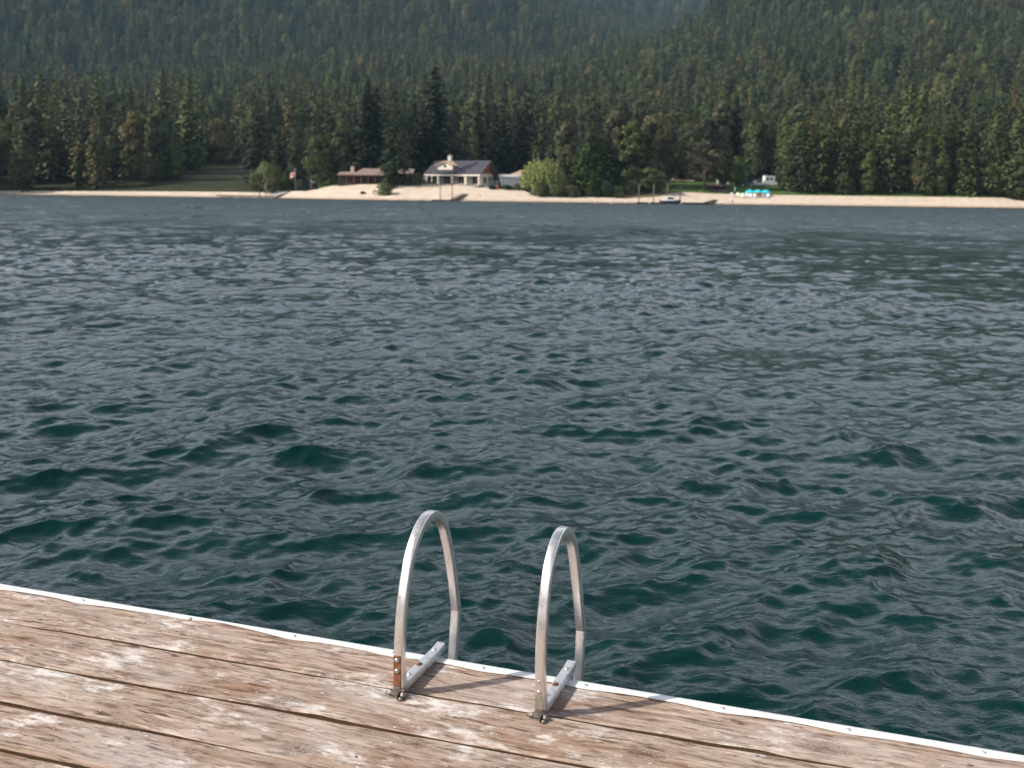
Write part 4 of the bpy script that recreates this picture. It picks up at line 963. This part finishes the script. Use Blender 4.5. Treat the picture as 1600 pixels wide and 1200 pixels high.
def lawn_chair():
    p = hit(777.5, 297.2); r = thing('lawn_chair', p, 'faded red high-backed chair on the sand beside the dark hedge', 'chair', .3)
    q = MB(); q.box((0, 0, .42), (.75, .7, .08), Matrix.Rotation(.15, 3, 'X')); q.build('seat', M_RED, r)
    q = MB(); q.box((0, .42, .85), (.75, .07, 1.0), Matrix.Rotation(-.3, 3, 'X')); q.build('backrest', M_RED, r)
    for s in (-1, 1):
        for y in (-.3, .3): q = MB(); q.box((s * .36, y, .25), (.08, .1, .6)); q.build('leg', M_RED, r)
        q = MB(); q.box((s * .42, -.02, .64), (.14, .8, .05)); q.build('armrest', M_RED, r)
lawn_chair()
def flagpole():
    p = hit(462, 299.2); top = height_to(p, 462, 264) - p[2]
    r = thing('flagpole', p, 'grey flagpole standing at the left end of the beach', 'flagpole')
    q = MB(); q.tube([(0, 0, -.3), (0, 0, top)], [.10, .06], 8); q.build('pole', M_GREYW, r, True)
    q = MB(); q.dome((0, 0, top), (0, 0, 1), .13, .13, 8, 3); q.dome((0, 0, top), (0, 0, -1), .13, .13, 8, 3); q.build('finial', M_CHROME, r, True)
    f = thing('flag', (p[0], p[1], p[2] + top - .5), 'red and white maple leaf flag drooping from the flagpole', 'flag')
    nx, nz = 16, 8; W, H = 2.7, 1.5
    def pt(a, b): # a along the fly (to the left), b down
        x = -.10 - a * W * .66; z = -b * H - a * 1.35 - .12 * math.sin(a * 7); y = .16 * math.sin(a * 8 + b) * a
        return (x, y, z)
    for nm, a0, a1, mt in (('red_band', 0, .25, M_RED), ('white_field', .25, .75, M_WHITE), ('red_band', .75, 1, M_RED)):
        m = MB(); n = 6; vs = [pt(a0 + (a1 - a0) * i / n, k / nz) for i in range(n + 1) for k in range(nz + 1)]
        m.add(vs, [(i * (nz + 1) + k, (i + 1) * (nz + 1) + k, (i + 1) * (nz + 1) + k + 1, i * (nz + 1) + k + 1) for i in range(n) for k in range(nz)]); o = m.build(nm, mt, f, True)
        if nm == 'white_field':
            leaf = [(0, .42), (.07, .28), (.16, .32), (.13, .12), (.25, .2), (.28, .14), (.40, .16), (.34, .04), (.38, 0), (.18, -.17), (.2, -.23), (.02, -.2), (.02, -.38)]
            leaf = leaf + [(-x, y) for x, y in reversed(leaf) if x != 0]; m = MB()
            vs = [];
            for side in (-.03, .03): 
                for (x, y) in leaf: q = pt(.5 + x * .5, .5 - y); vs.append((q[0], q[1] + side, q[2]))
            n = len(leaf); m.add(vs, [tuple(range(n)), tuple(range(2 * n - 1, n - 1, -1))]); m.build('maple_leaf', M_RED, o)
flagpole()

# ================================================================== DOCKS, PILES, BOAT, BUOYS
def pile(px, base, top, rad, mat, label, group=None):
    p = afloat(px, base); h = height_to(p, px, top) - p[2]; r = thing('mooring_pile', p, label, 'pile', 0, group)
    q = MB(); q.tube([(0, 0, -2.5), (0, 0, h * .5), (.03, 0, h)], [rad * 1.1, rad, rad * .9], 9); q.build('post', mat, r, True)
    q = MB(); q.tube([(.03, 0, h), (.03, 0, h + .12)], [rad * 1.15, rad * .3], 9); q.build('cap', M_GREYW, r)
    q = MB(); q.tube([(0, 0, .55), (0, 0, .72)], rad * 1.35, 9); q.build('ring', M_CHARCOAL, r)
M_PILE_RUST = paint('rust_brown_steel', (.16, .075, .05), .7, .3, 2); M_PILE_GREY = paint('grey_pile_wood', (.14, .12, .12), .85, .3, 2)
pile(688, 3.4, 286, .13, M_PILE_RUST, 'thin rust-brown mooring pile, left of two before the cream porch')
pile(706.5, 3.4, 286, .13, M_PILE_RUST, 'thin rust-brown mooring pile at the ramp foot, before the cream porch')
pile(998, 7, 289, .15, M_PILE_GREY, 'grey mooring pile, leftmost of four, at the dock end left of the motorboat')
pile(1021, 7, 288, .15, M_PILE_GREY, 'grey mooring pile behind the stern of the motorboat, second from the left')
pile(1042.5, 3, 288, .15, M_PILE_GREY, 'grey mooring pile rising behind the motorboat cabin')
pile(1062.5, 8.6, 292, .15, M_DARKW, 'dark mooring pile at the bow of the motorboat')
pile(406, 5, 284, .14, M_DARKW, 'dark thin pile, left of the pair at the long grey left dock')
pile(415.5, 5, 286, .09, M_GREYW, 'very thin grey pile, right of the pair at the long grey left dock')
def float_dock(px0, px1, row, label, deckm, wid=2.4, ramp=None, h=.45):
    a, b = afloat(px0, row), afloat(px1, row); c = (a + b) / 2; L = b[0] - a[0]
    r = thing('floating_dock', (c[0], c[1], 0), label, 'dock', math.atan2(b[1] - a[1], b[0] - a[0]))
    q = MB(); n = int(L / .5)
    for k in range(n): q.box((-L / 2 + (k + .5) * L / n, 0, h), (L / n - .03, wid, .07))
    q.build('decking', deckm, r)
    q = MB(); q.box((0, -wid / 2 + .1, h - .2), (L, .2, .34)); q.box((0, wid / 2 - .1, h - .2), (L, .2, .34)); q.build('side_beam', M_DARKW, r)
    for x in (-L * .35, 0, L * .35): q = MB(); q.box((x, 0, .02), (L * .2, wid - .5, .42), None, .08); q.build('float', M_TYRE, r)
    for x in (-L / 2 + .3, L / 2 - .3): q = MB(); q.box((x, -wid / 2 + .2, h + .1), (.4, .08, .06)); q.box((x - .1, -wid / 2 + .2, h + .06), (.06, .06, .1)); q.box((x + .1, -wid / 2 + .2, h + .06), (.06, .06, .1)); q.build('cleat', M_CHARCOAL, r)
    if ramp:
        e = hit(*ramp[0]); e = Vector(e) + Vector((0, 0, .25)) - r.location; e.rotate(Matrix.Rotation(-r.rotation_euler.z, 3, 'Z')); s0 = Vector((ramp[1] * L / 2, .4, h + .1))
        d = (e - s0); w = ramp[2]; side = Vector((-d.y, d.x, 0)).normalized() * w / 2; up = Vector((0, 0, .16))
        m = MB(); m.add([s0 + side, s0 - side, e - side, e + side, s0 + side - up, s0 - side - up, e - side - up, e + side - up], [(0, 1, 2, 3), (4, 5, 6, 7), (0, 1, 5, 4), (1, 2, 6, 5), (2, 3, 7, 6), (3, 0, 4, 7)])
        rp = m.build('ramp', ramp[3], r)
        for sgn in (-1, 1):
            m = MB(); m.tube([s0 + side * sgn + Vector((0, 0, .0)), s0 + side * sgn + Vector((0, 0, ramp[4])), e + side * sgn + Vector((0, 0, ramp[4])), e + side * sgn], .05, 6); m.build('ramp_rail', ramp[3], rp)
    return r
float_dock(675, 709, 4.8, 'small dark floating dock with a sloping ramp onto the sand', M_DARKW, 2.2, ((727, 304.5), .92, 1.6, M_DARKW, .25), .35)
float_dock(996, 1031, 8.4, 'dark floating dock between the grey piles left of the motorboat', M_DARKW, 2.0, None, .4)
float_dock(1066, 1108, 6, 'long low dark dock right of the motorboat bow', M_DARKW, 1.8, ((1118, 313.5), .9, 1.3, M_DARKW, .1), .5)
float_dock(340, 428, 2.5, 'long grey dock with an upturned gangway at the left edge', M_GREYW, 2.6, ((449, 300.3), .95, 2.2, paint('pale_gangway', (.50, .49, .48), .5, .1, 1), .45), .8)
def boat():
    p = afloat(1048, 6.0); u = m_per_px(p); L = 32 * u; k = L / 6.4
    r = thing('motorboat', p, 'white-topped cabin motorboat with a dark blue-grey hull moored at the right dock', 'boat', math.radians(-6), None, (k, k, k * 1.12))
    m = MB(); st = [(-3.1, .95, .05, .95), (-1.5, 1.12, -.1, .92), (.3, 1.12, -.12, .98), (1.7, .85, -.05, 1.08), (2.7, .40, .2, 1.18), (3.2, .04, .7, 1.24)]; vs = []
    for (x, w, zb, zt) in st: vs += [(x, -w, zt), (x, -w * .92, zb + (zt - zb) * .35), (x, -w * .45, zb - .08), (x, 0, zb - .2), (x, w * .45, zb - .08), (x, w * .92, zb + (zt - zb) * .35), (x, w, zt)]
    fs = [(i * 7 + j, i * 7 + j + 1, (i + 1) * 7 + j + 1, (i + 1) * 7 + j) for i in range(5) for j in range(6)] + [tuple(range(7)), tuple(range(35, 42))] + [(i * 7, (i + 1) * 7, (i + 1) * 7 + 6, i * 7 + 6) for i in range(5)]
    m.add(vs, fs); h = m.build('hull', paint('blue_grey_gelcoat', (.05, .065, .09), .3, .1, .6, spec=.6), r, auto=45)
    m = MB()
    for s in (-1, 1): m.tube([(a[0], s * (a[1] + .03), a[3] + .02) for a in st], .06, 6)
    m.build('rub_rail', M_WHITE, h)
    m = MB(); m.prism([(-2.7, .95), (-2.5, 1.2), (-1.6, 1.75), (-.9, 2.1), (.35, 2.2), (.8, 1.95), (1.55, 1.10)], 'y', -.9, .9); m.build('cabin', M_WHITE, r, auto=30)
    m = MB(); m.add([(.86, -.82, 1.88), (.86, .82, 1.88), (1.62, .72, 1.12), (1.62, -.72, 1.12), (.80, -.82, 1.86), (.80, .82, 1.86), (1.5, .72, 1.12), (1.5, -.72, 1.12)], [(0, 1, 2, 3), (4, 5, 6, 7), (0, 1, 5, 4), (1, 2, 6, 5), (2, 3, 7, 6), (3, 0, 4, 7)]); m.build('windshield', M_GLASS, r)
    for s in (-1, 1): m = MB(); m.prism([(-1.0, 1.3), (-.8, 1.85), (.55, 1.9), (1.1, 1.25)], 'y', s * .9, s * .915); m.build('side_window', M_GLASS, r)
    m = MB(); m.box((-.3, 0, 2.26), (1.7, 1.9, .1), None, .04); m.build('canopy', M_WHITE, r)
    m = MB(); m.box((-3.3, 0, .9), (.4, .45, .75), None, .1); m.box((-3.3, 0, .2), (.16, .14, .9)); m.build('outboard_motor', M_CHARCOAL, r)
    m = MB(); m.tube([(1.4, -.75, 1.1), (1.5, -.75, 1.55), (2.8, -.3, 1.7), (3.1, 0, 1.7), (2.8, .3, 1.7), (1.5, .75, 1.55), (1.4, .75, 1.1)], .025, 6); m.build('bow_rail', M_CHROME, r)
boat()
BUOYS = [(886, 9), (905, 10), (930, 10.5), (955, 11), (978, 12), (1015, 13)]
LB = ['left end buoy of the pink swim line off the shrubs', 'pink buoy second from the left end of the swim line', 'pale pink buoy off the foot of the bright cedar', 'pink buoy below the dark shrub right of the cedars', 'pinkish buoy just left of the grey piles', 'white-pink buoy floating before the dark dock of the piles']
ends = []
for (px, row), lab in zip(BUOYS, LB):
    p = afloat(px, row); r = thing('swim_buoy', p, lab, 'buoy', 0, 'buoys of the swim line'); ends.append(p)
    q = MB(); q.dome((0, 0, .06), (0, 0, 1), .27, .30, 12, 5); q.dome((0, 0, .06), (0, 0, -1), .27, .25, 12, 4); b = q.build('float', M_PINKBUOY, r, True)
    q = MB(); q.tube([(0, 0, .34), (0, 0, .44)], .05, 8); q.build('eyelet', M_CHARCOAL, b)
q = MB(); pts = []
for a, b in zip(ends[:-1], ends[1:]):
    for k in range(6): s = k / 6; c = a + (b - a) * s; pts.append((c[0], c[1] - .28, .035))
pts.append((ends[-1][0], ends[-1][1] - .28, .035)); q.tube(pts, .04, 6); tag(q.build('swim_line_rope', M_CHARCOAL, None, True), 'dark floating rope linking the pink swim buoys', 'rope')
# ================================================================== THINGS ON THE LAWN AND SAND
def post(name, px, base, top, w, mat, label, cat='post'):
    p = hit(px, base); h = height_to(p, px, top) - p[2]; r = thing(name, p, label, cat)
    q = MB(); q.box((0, 0, h / 2 - .2), (w, w, h + .4), None, .02); q.build('shaft', mat, r); q = MB(); q.box((0, 0, h + .03), (w * 1.35, w * 1.35, .08)); q.build('cap', mat, r)
post('marker_post', 749.5, 309.2, 301.5, .16, paint('sun_bleached_wood', (.36, .26, .18), .85, .2, 2), 'short wooden post stuck in the sand right of the ramp')
post('garden_post', 1148, 300, 292.5, .34, M_WHITE, 'white post on the lawn left of the turquoise umbrellas')
post('signpost', 1121, 288.5, 280.5, .55, M_WHITE, 'white post behind the left side of the dark shelter')
post('signpost', 1138, 289, 281.5, .6, paint('pinkish_white', (.62, .50, .50), .7, .1, 2), 'pinkish white post behind the right side of the dark shelter')
post('signpost', 1156.5, 284.5, 276, .45, M_TRIM, 'cream post left of the dark blue truck')
def shelter():
    p = hit(1123, 302.3); u = m_per_px(p); p[1] += 2; p[2] = float(ground_z(p[0], p[1])); w = 31 * u; h = height_to(p, 1123, 288.3) - p[2]
    r = thing('picnic_shelter', p, 'dark open picnic shelter with a maroon roof edge on the lawn', 'shelter', .05)
    q = MB(); q.prism([(-2.3, h - .45), (2.3, h - .45), (1.2, h + .05), (-1.2, h + .05)], 'x', -w / 2, w / 2); q.build('roof', M_CHARCOAL, r)
    q = MB(); q.box((0, -2.3, h - .42), (w, .14, .3)); q.build('roof_edge', M_MAROON, r)
    for x in (-w / 2 + .3, 0, w / 2 - .3):
        for y in (-2, 2): q = MB(); q.box((x, y, h / 2 - .3), (.2, .2, h)); q.build('post', M_DARKW, r)
    q = MB(); q.box((0, 2.1, h * .4), (w - .6, .1, h * .8)); q.build('back_panel', M_CHARCOAL, r)
    q = MB(); q.box((0, -2.05, .45), (w - .6, .1, .9)); q.build('front_panel', M_DARKW, r)
    for x in (-w * .25, w * .2):
        t = MB(); t.box((x, 0, .75), (1.9, .8, .07)); tb = t.build('table', M_GREYW, r)
        for s in (-1, 1): q = MB(); q.box((x, s * .75, .45), (1.9, .28, .06)); q.box((x, s * .6, .22), (.1, .5, .44)); q.build('bench', M_GREYW, tb)
shelter()
def dinghy():
    p = hit(1136.5, 317.6); r = thing('dinghy', p, 'small white dinghy with a dark outboard pulled onto the sand', 'dinghy', .1)
    m = MB(); st = [(-1.5, .15, .35, .62), (-.8, .55, .1, .55), (.3, .62, .08, .52), (1.4, .55, .12, .55)]; vs = []
    for (x, w, zb, zt) in st: vs += [(x, -w, zt), (x, -w * .7, zb), (x, w * .7, zb), (x, w, zt), (x, w * .85, zt - .02), (x, w * .6, zb + .06), (x, -w * .6, zb + .06), (x, -w * .85, zt - .02)]
    m.add(vs, [(i * 8 + j, i * 8 + (j + 1) % 8, (i + 1) * 8 + (j + 1) % 8, (i + 1) * 8 + j) for i in range(3) for j in range(8)] + [tuple(range(8)), tuple(range(24, 32))]); m.build('hull', M_WHITE, r, auto=40)
    for x in (-.3, .7): q = MB(); q.box((x, 0, .42), (.25, 1.0, .05)); q.build('seat', M_GREYW, r)
    q = MB(); q.box((1.62, 0, .75), (.3, .3, .5), None, .06); q.box((1.6, 0, .35), (.1, .1, .5)); q.build('outboard_motor', M_CHARCOAL, r)
dinghy()
def umbrella(px, top, base, wpx, label):
    p = hit(px, base); h = height_to(p, px, top) - p[2]; R = wpx * m_per_px(p) / 2
    r = thing('beach_umbrella', p, label, 'umbrella', random.uniform(0, 1), 'turquoise umbrellas on the beach')
    q = MB(); q.tube([(0, 0, -.2), (0, 0, h)], .04, 8); q.build('pole', M_WHITE, r)
    m = MB(); n = 8; vs = [(0, 0, h)] + [(math.cos(k * math.pi / n) * R * .55, math.sin(k * math.pi / n) * R * .55, h - (.22 if k % 2 == 0 else .26)) for k in range(2 * n)] + [(math.cos(k * math.pi / n) * R * (1 if k % 2 == 0 else .95), math.sin(k * math.pi / n) * R * (1 if k % 2 == 0 else .95), h - .75) for k in range(2 * n)] + [(math.cos(k * math.pi / n) * R, math.sin(k * math.pi / n) * R, h - .95) for k in range(2 * n)]
    N = 2 * n; m.add(vs, [(0, 1 + k, 1 + (k + 1) % N) for k in range(N)] + [(1 + o * N + k, 1 + (o + 1) * N + k, 1 + (o + 1) * N + (k + 1) % N, 1 + o * N + (k + 1) % N) for o in range(2) for k in range(N)])
    c = m.build('canopy', M_TURQ, r); q = MB(); q.dome((0, 0, h), (0, 0, 1), .07, .12, 8, 3); q.build('finial', M_WHITE, c)
umbrella(1171.5, 296.5, 306.8, 16, 'turquoise beach umbrella, leftmost of the row by the lawn edge')
umbrella(1184, 296.2, 307.2, 16, 'middle turquoise beach umbrella, over the red-brown chair')
umbrella(1196, 296.4, 307.4, 16, 'turquoise beach umbrella nearest the right edge')
def lounger(px, base, mat, label, wide=1.0):
    p = hit(px, base); r = thing('beach_chair', p, label, 'beach chair', random.uniform(-.5, .5), 'chairs along the beach', (1.5 * wide, 1.5, 1.5))
    q = MB(); q.box((0, -.2, .36), (.62, 1.0, .06)); q.build('seat', mat, r)
    q = MB(); q.box((0, .48, .68), (.62, .06, .78), Matrix.Rotation(-.45, 3, 'X')); q.build('backrest', mat, r)
    for sx_ in (-.27, .27):
        for y in (-.6, .3): q = MB(); q.tube([(sx_, y, -.05), (sx_, y, .36)], .03, 6); q.build('leg', M_WHITE, r)
M_MINT = paint('pale_green_canvas', (.60, .70, .48), .7, .08, 2); M_PALEBLUE = paint('pale_blue_canvas', (.52, .60, .68), .7, .08, 2)
for a in [(1146, 308.3, M_WHITE, 'white beach chair, first from the left of the row'), (1152, 308.5, M_MINT, 'pale green beach chair'), (1159, 309.6, paint('pink_white_canvas', (.78, .70, .66), .7, .06, 2), 'pinkish white beach chair between the green and blue ones'),
          (1166, 309.5, M_PALEBLUE, 'pale blue beach chair under the leftmost umbrella'), (1172, 309.9, paint('cream_canvas', (.74, .70, .58), .7, .06, 2), 'cream beach chair right of the pale blue one'), (1179.5, 310.0, M_WHITE, 'white beach chair left of the red-brown one'),
          (1185.5, 309.3, paint('red_brown_canvas', (.36, .10, .06), .7, .1, 2), 'red-brown beach chair under the middle umbrella'), (1192, 309.6, paint('slate_canvas', (.20, .26, .34), .7, .1, 2), 'slate blue beach chair right of the red-brown one'), (1198.5, 310.0, M_PALEBLUE, 'light blue-grey beach chair nearest the right edge')]:
    lounger(*a)
def vehicle(name, px, base, wpx, hpx, body, label, cat, prof, glassq, rz, wheels, width=1.9):
    p = hit(px, base); u = m_per_px(p); L = wpx * u; H = hpx * u; r = thing(name, p, label, cat, math.radians(rz))
    m = MB(); m.prism([(x * L, .32 + z * (H - .32)) for x, z in prof], 'y', -width / 2, width / 2); m.build('body', body, r, auto=30)
    for (x0, x1, z0, z1, sl) in glassq:
        for s in (-1, 1):
            q = MB(); q.prism([(x0 * L, .32 + z0 * (H - .32)), (x1 * L, .32 + z0 * (H - .32)), (x1 * L - sl * L, .32 + z1 * (H - .32)), (x0 * L + abs(sl) * L * .2, .32 + z1 * (H - .32))], 'y', s * width / 2, s * (width / 2 + .015)); q.build('window', M_GLASS, r)
    for x in wheels:
        for s in (-1, 1):
            q = MB(); q.tube([(x * L, s * (width / 2 - .2), .36), (x * L, s * (width / 2 + .03), .36)], .37, 16); w = q.build('wheel', M_TYRE, r, auto=40)
            q = MB(); q.tube([(x * L, s * (width / 2 + .02), .36), (x * L, s * (width / 2 + .045), .36)], .22, 12); q.build('rim', M_CHROME, w, auto=40)
    xe = max(x for x, z in prof) * L
    for s in (-1, 1): q = MB(); q.box((xe - .02, s * width * .36, .32 + .38 * (H - .32)), (.08, .32, .18), None, .02); q.build('headlight', M_CHROME, r)
    q = MB(); q.box((xe + .02, 0, .48), (.14, width * .95, .22), None, .04); q.build('bumper', M_CHARCOAL, r)
SUVP = [(-.5, .05), (-.5, .55), (-.44, .97), (.05, 1.0), (.2, .62), (.47, .52), (.5, .05)]
vehicle('pickup_truck', 1167, 290.8, 19, 11, M_NAVY, 'dark blue pickup truck parked at the back of the lawn', 'truck', [(-.5, .1), (-.5, .55), (-.08, .55), (-.05, .96), (.16, 1.0), (.28, .62), (.48, .54), (.5, .08)], [(-.03, .24, .6, .92, .08)], -12, (-.32, .32), 2.0)
vehicle('parked_car', 1184.5, 291.2, 14, 9.5, M_WHITE, 'white car with dark windows right of the blue truck', 'car', SUVP, [(-.44, -.2, .58, .92, 0), (-.18, .15, .58, .92, .08)], 20, (-.3, .31))
vehicle('motorhome', 1203, 291.5, 21, 16.5, M_WHITE, 'tall white motorhome cut by the right edge', 'motorhome', [(-.5, .05), (-.5, 1.0), (.3, 1.0), (.5, .8), (.42, .62), (.46, .4), (.5, .05)], [(-.4, -.18, .55, .78, 0), (-.1, .1, .55, .78, 0), (.26, .42, .5, .74, .02)], 8, (-.3, .33), 2.3)
def trailer(px, base, w, h, mat, label, rz):
    p = hit(px, base); u = m_per_px(p); L = w * u; H = h * u; r = thing('camper_trailer', p, label, 'trailer', math.radians(rz))
    q = MB(); q.prism([(-L / 2, .6), (-L / 2 - .15, 1.5), (-L / 2 + .2, H - .1), (-L / 2 + .6, H), (L / 2 - .5, H), (L / 2, H - .3), (L / 2 + .1, 1.4), (L / 2 - .2, .6)], 'y', -1.15, 1.15); q.build('body', mat, r, auto=30)
    window(r, -L * .22, -1.17, H * .62, L * .2, .7, 2); window(r, L * .22, -1.17, H * .62, L * .2, .7, 2)
    q = MB(); q.box((0, -1.17, H * .45), (.75, .05, H * .62)); q.build('door', M_TRIM, r)
    for s in (-1, 1): q = MB(); q.tube([(.0, s * .95, .36), (0, s * 1.12, .36)], .36, 14); q.build('wheel', M_TYRE, r)
trailer(1164, 283.5, 14, 11, M_TRIM, 'cream camper trailer behind the dark blue truck', 6)
trailer(1178, 283.8, 15, 12, M_WHITE, 'white camper trailer behind the white car', -8)
trailer(1192, 284.2, 13, 12, paint('pinkish_cream_panel', (.60, .50, .46), .6, .06, 1), 'pinkish camper trailer behind the white motorhome', 4)
def driftwood():
    for px, row, ln, lab in ((741, 310, 2.6, 'sun-bleached driftwood stick left of the short sand post'), (757, 309.7, 2.0, 'tan driftwood stick right of the short sand post'), (733, 305.6, 1.8, 'faint driftwood stick above the ramp end on the sand')):
        p = hit(px, row); r = thing('driftwood', p, lab, 'driftwood', random.uniform(-.4, .4)); q = MB()
        q.tube([(-ln / 2, 0, .06), (-ln * .1, .08, .16), (ln * .2, 0, .15), (ln / 2, -.1, .06)], [.05, .10, .09, .03], 7); st = q.build('trunk', M_GREYW, r, True)
        q = MB(); q.tube([(0, 0, .15), (ln * .15, .25, .42), (ln * .25, .3, .6)], [.05, .035, .01], 6); q.build('branch', M_GREYW, st, True)
driftwood()

# ================================================================== HAZE (even air, fading the far slopes)
def haze():
    x, y0, y1, z0, z1 = 2600, -1100, 3700, -12, 1300
    o = MB().box((0, (y0 + y1) / 2, (z0 + z1) / 2), (2 * x, y1 - y0, z1 - z0)).build('haze', None)
    t = NT('thin_air_haze'); t.n.remove(t.b)
    v = t.new('ShaderNodeVolumePrincipled'); v.inputs['Color'].default_value = (.48, .75, 1.0, 1); v.inputs['Density'].default_value = HAZE_DENSITY; v.inputs['Anisotropy'].default_value = 0.1
    t.link(v.outputs[0], t.n['Material Output'].inputs['Volume']); o.data.materials.append(t.m)
    tag(o, kind='stuff')
HAZE_DENSITY = 0.000062
haze()
